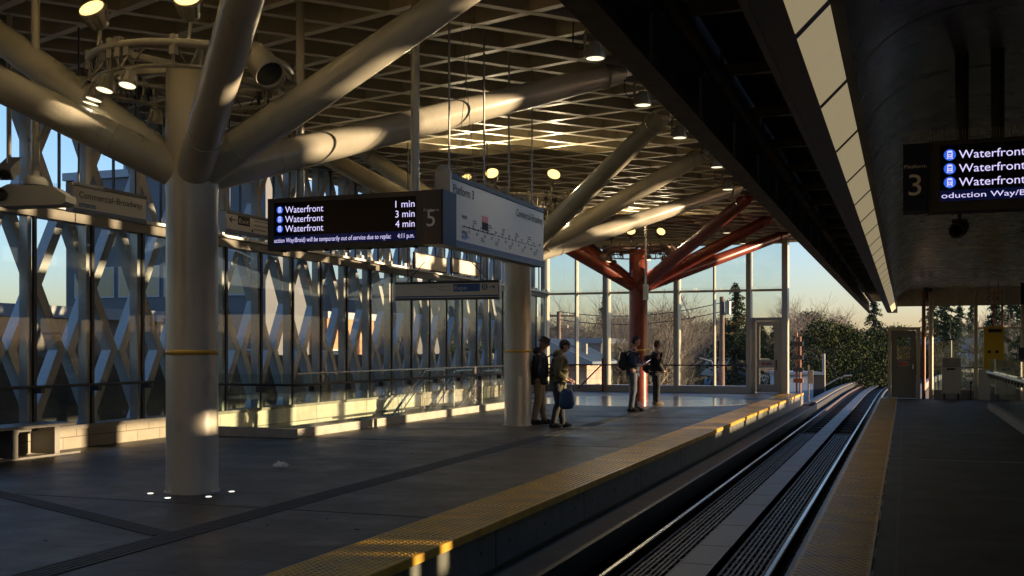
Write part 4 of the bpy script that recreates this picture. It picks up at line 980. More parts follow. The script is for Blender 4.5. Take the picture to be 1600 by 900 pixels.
t = thing('red_brace', 'dark red post with a diagonal brace at the glass end wall', 'brace', (-10.7, 39.4, 0)); MB().tube([(-10.62, 39.4, 0), (-10.62, 39.4, 1.25)], .05, 10).build('post', REDP, t); MB().tube([(-10.62, 39.4, 1.05), (-11.6, 39.4, .1)], .028, 8).build('diagonal', REDP, t)
t = thing('signal_post', 'cluster of pipes and signal boxes just outside the end wall', 'signal post', (-3.75, 41.2, -.5))
b = MB()
for dx, h in ((0, 2.2), (.13, 2.05)): b.tube([(-3.75+dx, 41.2, -.6), (-3.75+dx, 41.2, h)], .035, 8)
b.build('pipe', RUSTP, t)
for z in (-.2, .35, .75, 1.2, 1.7): MB().box(-3.86, -3.52, 41.1, 41.3, z, z+.16).build('junction_box', DARK if z != .35 else RUSTP, t)
b = MB(); b.box(-3.42, -3.37, 42, 42.05, -.5, 1.0); b.box(-3.37, -3.22, 42, 42.04, .3, .8); b.build('panel', MULL, t)

# ------------------------------------------------------------------ people
SKIN = mat('skin', (.42, .25, .17), .55); HAIRM = mat('dark_hair', (.02, .016, .012), .7)
def skinmesh(V, E, rad, sub=2, lumps=0, seed=0):
    me = bpy.data.meshes.new('tmp'); me.from_pydata([tuple(v) for v in V], E, []); ob = bpy.data.objects.new('tmp', me); COL.objects.link(ob)
    ob.modifiers.new('s', 'SKIN')
    for i, r in enumerate(rad):
        sv = me.skin_vertices[0].data[i]; sv.radius = r if isinstance(r, tuple) else (r, r); sv.use_root = (i == 0)
    ss = ob.modifiers.new('u', 'SUBSURF'); ss.levels = sub; ss.render_levels = sub
    bpy.context.view_layer.update(); m2 = bpy.data.meshes.new_from_object(ob.evaluated_get(bpy.context.evaluated_depsgraph_get()))
    vs = [v.co.copy() for v in m2.vertices]; fs = [tuple(p.vertices) for p in m2.polygons]
    bpy.data.objects.remove(ob); bpy.data.meshes.remove(me); bpy.data.meshes.remove(m2)
    if lumps:
        vs = [v+Vector(mnoise.noise_vector(v*9+Vector((seed, 0, 0))))*lumps for v in vs]
    return vs, fs
def rot(p, o, M): return M @ (Vector(p)-o)+o
def person(label, loc, yaw, k, pose, cols, group=None):
    """built facing +x at the origin, then turned and placed"""
    t = thing('person', label, 'person', (0, 0, 0), group)
    lean = pose.get('lean', 0); J = {}
    def P(x, y, z): # lean the upper body about the hips
        if z > .95: x = x+(z-.95)*math.tan(lean)
        return Vector((x, y, z))
    sh = .175
    el, wr = pose['elbow'], pose['wrist']   # for y>0 (left) and y<0 (right) arms
    kn, an = pose['knee'], pose['ankle']
    hp = pose.get('pitch', .3)
    V = [P(0, 0, .97), P(0, 0, 1.12), P(.0, 0, 1.28), P(0, 0, 1.40), P(.015, 0, 1.49), P(.03, 0, 1.56)]
    r = [(.115, .14), (.105, .13), (.115, .15), (.09, .12), (.052, .052), (.055, .055)]
    E = [(i, i+1) for i in range(5)]
    for s, i in ((1, 0), (-1, 1)):
        b0 = len(V); V += [P(0, s*sh, 1.41), P(*el[i]), P(*wr[i])]; r += [.055, .042, .028]; E += [(3, b0), (b0, b0+1), (b0+1, b0+2)]
        w = V[-1]; d = (V[-1]-V[-2]).normalized(); d = (d*.6+Vector((.6, -s*.3, .0))).normalized() if pose.get('curl', 1) else d
        V.append(w+d*.055); r.append((.032, .022)); E.append((b0+2, b0+3))
    for s, i in ((1, 0), (-1, 1)):
        b0 = len(V); V += [Vector((0, s*.09, .90)), Vector(kn[i]), Vector(an[i]), Vector(an[i])+Vector((.13, s*.02, -.05))]; r += [.085, .055, .038, .035]
        E += [(0, b0), (b0, b0+1), (b0+1, b0+2), (b0+2, b0+3)]
    vs, fs = skinmesh(V, E, r, 2); b = MB(); b.add(vs, fs, True)
    # fingers: five short tapered chains, curled
    for s, i in ((1, 0), (-1, 1)):
        w = P(*wr[i]); e = P(*el[i]); d = (w-e).normalized(); d = (d*.6+Vector((.6, -s*.3, .0))).normalized(); a, c, _ = basis(d)
        for f in range(4):
            o = w+d*.075+a*((f-1.5)*.018); ln = (.062, .074, .07, .055)[f]
            b.tube([o-d*.02, o+d*ln*.45, o+d*ln*.75+c*-.018, o+d*ln*.85+c*-.042], [.009, .0085, .008, .006], 7)
        o = w+d*.03+a*.030; b.tube([o, o+a*.028+d*.02, o+a*.03+d*.05-c*.01], [.011, .01, .008], 7)
    # head with a face
    hc = P(.045, 0, 1.655); M = Matrix.Rotation(hp, 3, 'Y') @ Matrix.Rotation(pose.get('turn', 0), 3, 'Z')
    def face(p):
        q = Vector(p); x = q.x
        if q.x > 0: q.x *= 1+.10*max(0, -q.z)
        if q.z < 0: q.y *= 1-.28*(-q.z); q.x *= 1-.10*(-q.z) if q.x < 0 else 1
        if x > .8 and abs(q.y) < .2 and -.3 < q.z < .15: q.x += .16*(1-abs(q.y)/.2)
        if x > .55 and .12 < abs(q.y) < .5 and .0 < q.z < .28: q.x -= .07
        if x > .7 and abs(q.y) < .3 and -.55 < q.z < -.42: q.x += .05
        return M @ Vector((q.x*.100, q.y*.078, q.z*.125))
    b.ball(hc, (1, 1, 1), 26, 20, face)
    for s in (1, -1):
        b.ball(hc+M @ Vector((-.005, s*.078, -.005)), (.018, .010, .030), 8, 6); b.ball(hc+M @ Vector((.088, s*.030, .018)), (.010, .012, .009), 8, 6)
    body = b.build('body', SKIN, t)
    # clothes
    jl = pose.get('hem', .84)
    V = [P(0, 0, 1.0), P(0, 0, 1.14), P(0, 0, 1.29), P(-.005, 0, 1.41), P(.01, 0, 1.475), Vector((0, 0, jl+.06)), Vector((.0, 0, jl))]
    jr = pose.get('bulk', 1.0)
    r = [(.140*jr, .165*jr), (.135*jr, .16*jr), (.135*jr, .175*jr), (.105*jr, .135*jr), (.075, .075), (.145*jr, .17*jr), (.15*jr, .175*jr)]
    E = [(0, 1), (1, 2), (2, 3), (3, 4), (0, 5), (5, 6)]
    for s, i in ((1, 0), (-1, 1)):
        b0 = len(V); w = P(*wr[i]); e = P(*el[i]); V += [P(0, s*sh, 1.405), e, e+(w-e)*.90]; r += [.080*jr, .066*jr, .048*jr]; E += [(3, b0), (b0, b0+1), (b0+1, b0+2)]
    vs, fs = skinmesh(V, E, r, 2, .016, k*50); MB().add(vs, fs, True).build('jacket', cols['jacket'], t)
    V = [Vector((0, 0, 1.0)), Vector((0, 0, .93))]; r = [(.115, .14), (.125, .15)]; E = [(0, 1)]
    for s, i in ((1, 0), (-1, 1)):
        b0 = len(V); kk = Vector(kn[i]); aa = Vector(an[i]); V += [Vector((0, s*.09, .84)), kk, kk+(aa-kk)*.5+Vector((-.01, 0, 0)), aa+Vector((0, 0, -.02))]; r += [.105, .080, .075, .066]
        E += [(1, b0), (b0, b0+1), (b0+1, b0+2), (b0+2, b0+3)]
    vs, fs = skinmesh(V, E, r, 2, .014, k*90); MB().add(vs, fs, True).build('trousers', cols['trousers'], t)
    for s, i in ((1, 0), (-1, 1)):
        aa = Vector(an[i]); b = MB()
        def sf(p): return Vector((p.x*(1.0), p.y*(.85+.15*p.x), max(-.55, p.z)*(1-.35*max(0, p.x))))
        b.ball((aa.x+.05, aa.y+s*.01, .048), (.145, .050, .075), 18, 10, sf); b.tube([(aa.x-.01, aa.y, .06), (aa.x-.01, aa.y, .14)], [.055, .048], 12)
        b.build('shoe', cols['shoes'], t)
    hb = MB()
    if pose.get('hat') == 'cap':
        hb.ball(hc+M @ Vector((-.005, 0, .045)), (1, 1, 1), 20, 10, lambda p: M @ Vector((p.x*.112, p.y*.092, max(-.1, p.z)*.088)))
        hb.add([hc+M @ Vector(q) for q in ((.07, -.075, .05), (.20, -.055, .022), (.225, 0, .02), (.20, .055, .022), (.07, .075, .05), (.07, -.07, .062), (.20, -.05, .034), (.225, 0, .032), (.20, .05, .034), (.07, .07, .062))],
               [(0, 1, 2, 3, 4), (9, 8, 7, 6, 5), (0, 5, 6, 1), (1, 6, 7, 2), (2, 7, 8, 3), (3, 8, 9, 4)])
        hb.build('cap', cols['hat'], t)
    elif pose.get('hat') == 'bucket':
        hb.lathe(hc+M @ Vector((0, 0, .02)), M @ Vector((0, 0, 1)), [(.145, -.012), (.112, .025), (.100, .09), (.085, .115), (.02, .125)], 20); hb.build('hat', cols['hat'], t)
    if pose.get('hat') != 'bucket':
        MB().ball(hc+M @ Vector((-.018, 0, .022)), (1, 1, 1), 20, 14, lambda p: (M @ Vector((p.x*.098*(1+.05*mnoise.noise(p*5)), p.y*.085, p.z*.118)) if not (p.x > .45 and p.z < .5) else M @ Vector((.02, p.y*.06, p.z*.06)))).build('hair', HAIRM, t)
    if pose.get('hood'):
        MB().ball(P(-.07, 0, 1.50), (.10, .13, .085), 16, 10).build('hood', cols['jacket'], t)
    t.location = loc; t.rotation_euler = (0, 0, yaw); t.scale = (k, k, k)
    return t, P, hc
def place_local(o, loc, yaw, k): o.location = loc; o.rotation_euler = (0, 0, yaw); o.scale = (k, k, k)
def wloc(px, zc):
    xc = (px-800)*zc/1700; return Vector((xc*.9405-zc*.3397, xc*.3397+zc*.9405, 0))
YAW = R(19.86)
def cloth(name, c): return mat(name, c, .85, var=.18, vscale=12, bump=.3, bscale=25)
stand = dict(knee=[(.03, .10, .50), (.01, -.10, .50)], ankle=[(0, .11, .09), (-.04, -.10, .09)])
# man A
la = wloc(842, 22.6)
person('man in a dark brimmed hat, black jacket and tan trousers beside the second cream column', la, YAW-.15, 1.02,
       dict(elbow=[(-.02, .24, 1.13), (-.02, -.24, 1.13)], wrist=[(.20, .12, 1.05), (.20, -.12, 1.05)], lean=.08, pitch=.45, hat='bucket', hem=.80, bulk=1.12, hood=True,
            knee=[(.05, .10, .50), (.0, -.10, .50)], ankle=[(.10, .11, .09), (-.08, -.10, .09)]),
       dict(jacket=cloth('jacket_black', (.018, .018, .022)), trousers=cloth('trousers_tan', (.27, .21, .13)), shoes=cloth('shoe_black', (.02, .018, .016)), hat=cloth('hat_black', (.015, .015, .017))))
# man B
lb = wloc(871, 21.6); 
person('man in an olive coat and cap with a backpack, holding a blue bag', lb, YAW-.1, .985,
       dict(elbow=[(-.03, .25, 1.12), (-.03, -.25, 1.12)], wrist=[(.22, .16, .98), (.20, -.16, .96)], lean=.14, pitch=.25, hat='cap', hem=.74, bulk=1.2, hood=True,
            knee=[(.07, .10, .50), (.02, -.10, .50)], ankle=[(.10, .10, .09), (-.08, -.09, .09)]),
       dict(jacket=cloth('coat_olive', (.10, .09, .045)), trousers=cloth('trousers_dark', (.025, .024, .025)), shoes=cloth('shoe_black', (.02, .018, .016)), hat=cloth('cap_brown', (.045, .035, .025))))
def backpack(label, loc, yaw, k, m, h0=1.0, x=-.20, h=.44, w=.30, d=.17, tilt=.1):
    t = thing('backpack', label, 'backpack', (0, 0, 0)); c = Vector((x, 0, h0+h/2))
    def f(p):
        q = Vector(p); s = lambda a: math.copysign(abs(a)**.55, a)
        n_ = 1+.05*mnoise.noise(p*3); return Vector((s(q.x)*d/2*n_-q.z*tilt*.1, s(q.y)*w/2*n_, s(q.z)*h/2))
    MB().ball(c, (1, 1, 1), 22, 16, f).build('main_bag', m, t)
    MB().ball(c+Vector((-d*.45, 0, -h*.15)), (1, 1, 1), 18, 12, lambda p: Vector((p.x*.05, math.copysign(abs(p.y)**.6, p.y)*w*.38, math.copysign(abs(p.z)**.6, p.z)*h*.24))).build('front_pocket', m, t)
    b = MB()
    for s in (1, -1): b.tube([c+Vector((d*.3, s*.09, h*.42)), c+Vector((d*.9, s*.12, h*.5+.03)), c+Vector((d*.5+.28, s*.14, h*.15)), c+Vector((d*.5+.20, s*.17, -h*.3)), c+Vector((d*.3, s*.13, -h*.4))], .016, 6)
    b.build('strap', m, t); place_local(t, loc, yaw, k); return t
backpack('dark navy backpack on the back of the man in the olive coat', lb, YAW-.1, .985, cloth('pack_navy', (.018, .02, .028)), 1.0, -.26, .46, .32, .16)
t = thing('shopping_bag', 'blue shopping bag held low by the man in the olive coat', 'bag', (0, 0, 0))
def bagf(p):
    n_ = 1+.13*mnoise.noise(p*2.2); s = lambda a: math.copysign(abs(a)**.6, a); return Vector((s(p.x)*.15*n_*(1-.15*p.z), s(p.y)*.09*n_, s(p.z)*.20*n_))
MB().ball((.20, -.24, .60), (1, 1, 1), 24, 18, bagf).build('bag_body', mat('bag_blue', (.012, .045, .10), .5, var=.2, bump=.4, bscale=15), t)
MB().tube([(.12, -.24, .78), (.18, -.24, .93), (.26, -.24, .93), (.29, -.24, .78)], .010, 6).build('handle', MATS['bag_blue'], t); place_local(t, lb, YAW-.1, .985)
# man C
lc = wloc(989, 27.2)
person('man in a blue jacket and jeans looking down at his phone', lc, YAW-.05, 1.06,
       dict(elbow=[(.0, .23, 1.12), (.0, -.23, 1.12)], wrist=[(.27, .08, 1.16), (.26, -.09, 1.14)], lean=.03, pitch=.55, hem=.90, bulk=.98, knee=[(.05, .09, .50), (.01, -.09, .50)], ankle=[(.06, .10, .09), (-.05, -.09, .09)]),
       dict(jacket=cloth('jacket_blue', (.03, .05, .085)), trousers=cloth('jeans', (.07, .08, .10)), shoes=cloth('shoe_dark', (.03, .025, .02)), hat=None))
backpack('black backpack on the back of the man in the blue jacket', lc, YAW-.05, 1.06, cloth('pack_black', (.015, .015, .016)), .98, -.22, .44, .30, .17)
t = thing('phone', 'lit phone held in both hands of the man in the blue jacket', 'phone', (0, 0, 0))
ph = Vector((.355, -.005, 1.19)); Mx = Matrix.Rotation(-.6, 3, 'Y'); MB().cbox(ph, (.15, .075, .010), Mx).build('case', BLACK, t); MB().cbox(ph+Mx @ Vector((0, 0, .006)), (.14, .068, .001), Mx).build('screen', mat('phone_screen', (.5, .4, .45), .3, emit=(1, .65, .8), estr=1.2), t)
place_local(t, lc, YAW-.05, 1.06)
# man D
ld = wloc(1025, 30.6)
person('dark haired person in black clothes facing away right of the red column', ld, YAW+.25, 1.02,
       dict(elbow=[(-.01, .24, 1.12), (-.01, -.24, 1.12)], wrist=[(.18, .15, .97), (.17, -.17, .93)], lean=.0, pitch=.3, turn=-.2, hem=.86, bulk=1.1, knee=[(.03, .10, .50), (.01, -.09, .50)], ankle=[(.02, .10, .09), (.0, -.09, .09)]),
       dict(jacket=cloth('jacket_black2', (.014, .013, .014)), trousers=cloth('trousers_black', (.013, .013, .014)), shoes=cloth('shoe_tan', (.16, .12, .06)), hat=None))
backpack('large black backpack slung on the person in black clothes', ld, YAW+.25, 1.02, cloth('pack_black2', (.016, .015, .015)), .88, -.24, .50, .32, .20)
# ------------------------------------------------------------------ outside
def at(px, zc, Z=0):
    xc = (px-800)*zc/1700; return Vector((xc*.9405-zc*.3397, xc*.3397+zc*.9405, Z))
BARK = mat('bark', (.12, .095, .075), .9, var=.3, vscale=4); TWIG = mat('bare_twigs', (.21, .17, .13), .9, var=.3, vscale=.8)
def leafmat(name, a, b_):
    m = mat(name, a, .9, var=.0, spec=.08); t = m.node_tree; p = t.nodes['Principled BSDF']
    g = t.nodes.new('ShaderNodeNewGeometry'); r = t.nodes.new('ShaderNodeValToRGB'); n = t.nodes.new('ShaderNodeTexNoise'); n.inputs['Scale'].default_value = .7
    mx = t.nodes.new('ShaderNodeMath'); mx.operation = 'MULTIPLY_ADD'; mx.inputs[1].default_value = .6
    t.links.new(g.outputs['Position'], n.inputs[0]); t.links.new(g.outputs['Random Per Island'], mx.inputs[0]); 
    m3 = t.nodes.new('ShaderNodeMath'); m3.operation = 'MULTIPLY'; m3.inputs[1].default_value = .5; t.links.new(n.outputs[0], m3.inputs[0]); t.links.new(m3.outputs[0], mx.inputs[2])
    r.color_ramp.elements[0].color = (*a, 1); r.color_ramp.elements[1].color = (*b_, 1); r.color_ramp.elements[0].position = .2; r.color_ramp.elements[1].position = .8
    t.links.new(mx.outputs[0], r.inputs[0]); t.links.new(r.outputs[0], p.inputs['Base Color']); return m
LEAF1 = leafmat('evergreen_leaves', (.014, .024, .010), (.055, .062, .022)); LEAF2 = leafmat('conifer_needles', (.016, .030, .016), (.045, .065, .03)); LEAF3 = leafmat('scrub_leaves', (.022, .024, .014), (.06, .052, .03))
def leafquad(b, c, s, up=.0):
    a = Vector((random.gauss(0, 1), random.gauss(0, 1), random.gauss(0, 1)+up)); a.normalize()
    e = a.cross(Vector((random.gauss(0, 1), random.gauss(0, 1), random.gauss(0, 1)))); 
    if e.length < 1e-3: return
    e.normalize(); f = a.cross(e); w = s*random.uniform(.5, 1)
    b.add([c-e*s-f*w*.4, c+e*s*.3-f*w, c+e*s, c+e*s*.2+f*w*.8, c-e*s*.6+f*w*.7], [(0, 1, 2, 3, 4)])
def bare_tree(seed, H, name, label, group='bare trees beyond the end wall'):
    random.seed(seed); t = thing(name, label, 'tree', (0, 0, 0), group); tr, cr = MB(), MB()
    def grow(p, d, ln, r, lev):
        pts = [p]; rs = [r]
        for i in range(3):
            d = (d+Vector((random.gauss(0, .12), random.gauss(0, .12), random.gauss(.05, .08)))).normalized(); p = p+d*ln/3; pts.append(p); rs.append(r*(1-.15*(i+1)))
        (tr if lev == 0 else cr).tube(pts, rs, 8 if lev == 0 else (4 if lev < 3 else 3), False)
        if lev >= 5: return
        nb = (5, 5, 4, 4, 4)[lev]
        for i in range(nb):
            q = pts[min(3, 1+int(random.random()*3))] if i else pts[-1]; sp = (.42, .5, .6, .65, .7)[lev]
            dd = (d+Vector((random.gauss(0, sp), random.gauss(0, sp), random.gauss(.15, .25)))).normalized(); grow(q, dd, ln*random.uniform(.58, .78), max(.006, r*.52), lev+1)
    grow(Vector((0, 0, 0)), Vector((0, 0, 1)), H*.30, H*.016, 0); tr.build('trunk', BARK, t); cr.build('crown', TWIG, t); return t
def broad_tree(seed, H, Wd, label, m, n=52000, group='evergreens along the guideway', lobes=11, base=.12):
    random.seed(seed); t = thing('evergreen_tree', label, 'tree', (0, 0, 0), group); b = MB(); b.tube([(0, 0, 0), (.1, 0, H*.4), (0, .1, H*.85)], [.35, .25, .06], 8, False)
    L = []
    for i in range(lobes):
        z = H*(base+.12+.72*i/lobes); rad = Wd*.5*math.sin(math.pi*min(1, (.25+.75*i/lobes)))**.7*.6; q = random.uniform(0, 6.28)
        L.append((Vector((math.cos(q)*rad, math.sin(q)*rad, z)), Wd*random.uniform(.20, .30)*(1-.45*i/lobes)))
        b.tube([(0, 0, z-1.0), (math.cos(q)*rad*.9, math.sin(q)*rad*.9, z)], [.12, .04], 5, False)
    L.append((Vector((0, 0, H*.93)), Wd*.10)); L.append((Vector((0, 0, H*.55)), Wd*.33)); L.append((Vector((0, 0, H*.3)), Wd*.36))
    for i in range(34):
        z = H*random.uniform(base+.15, .97); f = (z/H-base)/(1-base); rad = Wd*.5*(math.sin(math.pi*min(1, .22+.78*f))**.7)*random.uniform(.55, 1.02); q = random.uniform(0, 6.28)
        L.append((Vector((math.cos(q)*rad, math.sin(q)*rad, z+random.uniform(-.2, .6))), Wd*random.uniform(.045, .11)))
    ws = [r_**2 for _, r_ in L]
    b.build('trunk', BARK, t); c = MB()
    for i in range(n):
        o, r = random.choices(L, ws)[0]; d = Vector((random.gauss(0, 1), random.gauss(0, 1), random.gauss(0, .9))).normalized(); rr = r*random.uniform(.55, 1.08)*(1+.55*mnoise.noise(d*3.1+o))
        leafquad(c, o+d*rr, random.uniform(.03, .085), .3)
    c.build('crown', m, t); return t
def conifer(seed, H, Wd, label, n=26, group='conifers on the skyline'):
    random.seed(seed); t = thing('conifer_tree', label, 'tree', (0, 0, 0), group); MB().tube([(0, 0, 0), (0, 0, H)], [.28, .03], 7, False).build('trunk', BARK, t); c = MB()
    for i in range(n*5):
        f = (i+random.random())/(n*5); z = H*(.08+.92*f); rl = Wd*.5*(1-f)**.8*random.uniform(.55, 1.1)+.15; q = random.uniform(0, 6.28); e = Vector((math.cos(q), math.sin(q), 0)); 
        for k in range(int(22+rl*44)):
            u = random.random(); p = Vector((0, 0, z))+e*rl*u+Vector((random.gauss(0, .10), random.gauss(0, .10), -rl*.35*u*u+random.gauss(0, .08))); leafquad(c, p, random.uniform(.05, .11), .6)
    c.build('crown', LEAF2, t); return t
# bare trees seen through the end wall
bt = [bare_tree(s, 11.5, 'bare_tree', 'x') for s in (1, 2, 3)]
spots = [(868, 92, .92, 'leafless tree behind the crossarm pole at the left edge of the end wall'), (893, 84, .98, 'leafless tree rising behind the low house with the metal roof'), (918, 88, 1.0, 'leafless tree left of the thick mullion, over the pink house wall'),
 (940, 80, .95, 'leafless tree seen through the thick mullion left of the red column'), (966, 76, 1.0, 'tall leafless tree directly left of the red column'), (985, 86, 1.05, 'leafless tree partly behind the red column and the phone user'),
 (1016, 74, 1.0, 'pale leafless tree between the red column and the person in black'), (1036, 80, .98, 'leafless tree just right of the person in black'), (1052, 90, .9, 'leafless tree at the mullion right of the person in black'),
 (1092, 120, 1.0, 'distant leafless tree behind the street wires'), (1112, 135, 1.0, 'far leafless tree left of the tall utility pole'), (1248, 96, 1.0, 'leafless tree just right of the cream end post'), (1266, 100, 1.05, 'leafless tree beside the big round evergreen'), (1284, 108, 1.05, 'leafless tree poking above the big round evergreen'),
 (1532, 90, 1.0, 'leafless tree behind the right glass screen'), (1590, 84, .9, 'leafless tree by the right edge of the photo')]
for i, (px, zc, k, lab) in enumerate(spots):
    p = at(px, zc); p.z = gz(p.x, p.y)-.3; o = bt[i] if i < 3 else dup(bt[i % 3], p)
    k *= 1.3; o.location = p; o.rotation_euler = (0, 0, i*1.7); o.scale = (k, k, k); o['label'] = lab
be = [broad_tree(11, 11, 10, 'x', LEAF1), broad_tree(12, 10, 8.5, 'x', LEAF1, 44000)]
sp2 = [(1303, 66, 1.06, 0, 'big round evergreen tree left of the curving guideway'), (1352, 84, 1.12, 1, 'dark evergreen tree behind the big round one near the canopy tip'), (1385, 92, 1.15, 1, 'dark evergreen tree beside the platform end door'), (1330, 88, 1.05, 0, 'taller evergreen crown between the big round tree and the canopy tip'),
 (1262, 90, .75, 1, 'dark low evergreen under the leafless trees by the end post'), (1243, 70, .62, 0, 'dark bushy evergreen directly right of the cream end post'), (1075, 105, .78, 1, 'dark evergreen beyond the thick mullion right of the person in black'), (1100, 98, .72, 0, 'low dark evergreen left of the tall utility pole'), (1408, 96, 1.05, 0, 'evergreen crown seen above the platform end door'), (1438, 92, 1.0, 1, 'evergreen crown behind the rust coloured post')]
for i, (px, zc, k, j, lab) in enumerate(sp2):
    p = at(px, zc); p.z = gz(p.x, p.y)-.5; k *= .90; o = be[j] if i < 2 else dup(be[j], p); o.location = p; o.rotation_euler = (0, 0, i*2.1); o.scale = (k, k, k); o['label'] = lab
ce = [conifer(21, 14, 8.5, 'x', 34), conifer(22, 13, 6.2, 'x', 30)]
sp3 = [(1150, 88, 1.0, 0, 'tall dark conifer right of the tall utility pole'), (1166, 96, .82, 1, 'slim conifer at the cream mullion left of the glazed door'), (1135, 98, .84, 1, 'conifer half behind the tall utility pole'), (945, 110, 1.06, 1, 'conifer tip above the leafless trees left of the red column'),
 (1476, 110, 1.12, 0, 'pointed conifer rising above the white control cabinet'), (1500, 150, 1.10, 1, 'small far conifer right of the pointed one'), (1518, 160, 1.12, 1, 'far conifer near the slim screen post'), (1455, 150, 1.15, 0, 'conifer just right of the rust coloured post'), (1556, 82, .98, 1, 'tall conifer above the yellow information board'), (1578, 88, 1.05, 0, 'tall dark conifer between yellow board and overhead sign'), (1600, 78, .95, 1, 'dark conifer at the right edge of the photo'), (1366, 130, 1.1, 1, 'pointed conifer behind the evergreens near the canopy tip'),
 (1210, 120, .85, 1, 'conifer seen through the glazed door'), (1190, 110, .80, 0, 'dark conifer behind the glazed door'), (640, 120, 1.05, 0, 'conifer over the far flat building behind the lattice'), (665, 125, 1.0, 1, 'slim conifer over the far flat building behind the lattice')]
for i, (px, zc, k, j, lab) in enumerate(sp3):
    p = at(px, zc); p.z = gz(p.x, p.y)-.5; o = ce[j] if i < 2 else dup(ce[j], p); o.location = p; o.rotation_euler = (0, 0, i*2.1); o.scale = (k, k, k); o['label'] = lab
# scrub beside the guideway
random.seed(31); b = MB()
for i in range(40000):
    y = random.uniform(60, 150); s = random.choice((-1, -1, 1)); x = tx(y)+(-4.4-abs(random.gauss(0, 5.5)) if s < 0 else 2+abs(random.gauss(0, 5))); h = random.uniform(0, 1)**1.5*(2.4+1.2*mnoise.noise(Vector((x*.2, y*.2, 0))))
    leafquad(b, Vector((x, y, gz(x, y)+3.4+h+mnoise.noise(Vector((x*.1, y*.1, 3)))*1.6)), random.uniform(.03, .08))
for i in range(60000):
    y = random.uniform(58, 150); x = tx(y)+random.uniform(-26, -4.2); leafquad(b, Vector((x, y, gz(x, y)+random.uniform(0, 3.6)+1.2*mnoise.noise(Vector((x*.15, y*.15, 9))))), random.uniform(.05, .12))
b.build('scrub_undergrowth', LEAF3, None, 'low dark scrub covering the bank beside the guideway', 'scrub', kind='stuff')
# far wooded hill
random.seed(41); b = MB(); fs = []
hx = [(-420+i*22) for i in range(50)]
for i, x in enumerate(hx):
    for j, (y, z) in enumerate(((200, -9), (230, -3.0), (270, -1), (330, 2), (420, 2))):
        b.v.append((x, y, z+(mnoise.noise(Vector((x*.012, y*.01, 0)))*3 if j > 0 else 0)))
for i in range(len(hx)-1):
    for j in range(4): k = i*5+j; b.f.append((k, k+5, k+6, k+1)); b.s.append(True); b.m.append(0)
b.build('far_hill', mat('hill_ground', (.035, .042, .025), .95, var=.4, vscale=.1), kind='structure')
b = MB()
for i in range(80000):
    x = random.uniform(-260, 280); y = random.uniform(195, 300); f = (y-200)/70; z = (-9+6*min(1, f*2.3) if f < .43 else -3+2.5*min(1, (f-.43)*1.75))+mnoise.noise(Vector((x*.012, y*.01, 0)))*3
    leafquad(b, Vector((x+random.gauss(0, 1), y, z+random.uniform(0, 1)**1.6*(4.5+3*mnoise.noise(Vector((x*.09, y*.09, 0))))+1)), random.uniform(.14, .36))
b.build('far_woods', LEAF2, None, 'distant dark woods along the horizon', 'woods', kind='stuff')

# houses
ROOFM = mat('metal_roof', (.26, .30, .34), .35, metal=.4, var=.1); PINK = pattern_mat('pink_block', (.48, .33, .25), (.3, .2, .16), 1.0, .45, rough=.8, axes='YZ', mortar=.02); BLUEW = mat('pale_blue_wall', (.22, .28, .36), .6, var=.1)
t = thing('house', 'low house with a grey metal roof and a sunlit pink side wall', 'house', (-18, 58, -7))
b = MB(); b.box(-20.4, -15.92, 55.8, 60.2, -7, .92); b.build('wall', PINK, t)
b = MB(); b.add([(-20.7, 55.4, .80), (-20.7, 60.6, .80), (-18.1, 60.6, 2.15), (-18.1, 55.4, 2.15), (-15.5, 60.6, .93), (-15.5, 55.4, .93), (-20.7, 55.4, .66), (-20.7, 60.6, .66), (-15.5, 60.6, .79), (-15.5, 55.4, .79)], [(0, 3, 2, 1), (3, 5, 4, 2), (0, 6, 9, 5, 3), (1, 2, 4, 8, 7), (6, 7, 8, 9), (5, 9, 8, 4), (0, 1, 7, 6)])
yy = 55.6
while yy < 60.5: b.bar((-18.05, yy, 2.16), (-15.5, yy, .95), .04, .05); yy += .45
b.build('roof', ROOFM, t); MB().box(-15.9, -15.86, 57.2, 58.2, -1.4, -.3).build('window', WING, t)
MB().box(-16.6, -16.3, 57, 57.3, .9, 1.9).build('chimney', CONC, t)
p = at(1148, 90); t = thing('house', 'small blue gabled house with tan roof behind the end wall', 'house', (p.x, p.y, -7)); c, s_n = math.cos(YAW), math.sin(YAW)
def hf(u, v, z): return Vector((p.x+u*c-v*s_n, p.y+u*s_n+v*c, z))
def hprism(b, poly, v0, v1): n = len(poly); b.add([hf(u, v0, z) for u, z in poly]+[hf(u, v1, z) for u, z in poly], [tuple(range(n)), tuple(range(2*n-1, n-1, -1))]+[(i, n+i, n+(i+1) % n, (i+1) % n) for i in range(n)])
b = MB(); hprism(b, [(-1.3, -7), (1.3, -7), (1.3, -.35), (0, .85), (-1.3, -.35)], 0, 7); b.build('wall', BLUEW, t)
b = MB(); hprism(b, [(-1.7, -.62), (-1.6, -.70), (0, .80), (0, .98)], -.25, 7.2); hprism(b, [(0, .98), (0, .80), (1.6, -.70), (1.7, -.62)], -.25, 7.2); b.build('roof', mat('tan_shingle', (.34, .26, .17), .85, var=.2, vscale=6), t)
b = MB(); hprism(b, [(-1.72, -.66), (-1.62, -.78), (0, .74), (0, .90)], -.30, -.26); hprism(b, [(0, .90), (0, .74), (1.62, -.78), (1.72, -.66)], -.30, -.26); b.build('gable_trim', mat('pale_trim', (.45, .5, .56), .5), t)
b = MB(); hprism(b, [(-.55, -2.9), (.55, -2.9), (.55, -1.3), (-.55, -1.3)], -.03, -.01); b.build('window', WING, t)
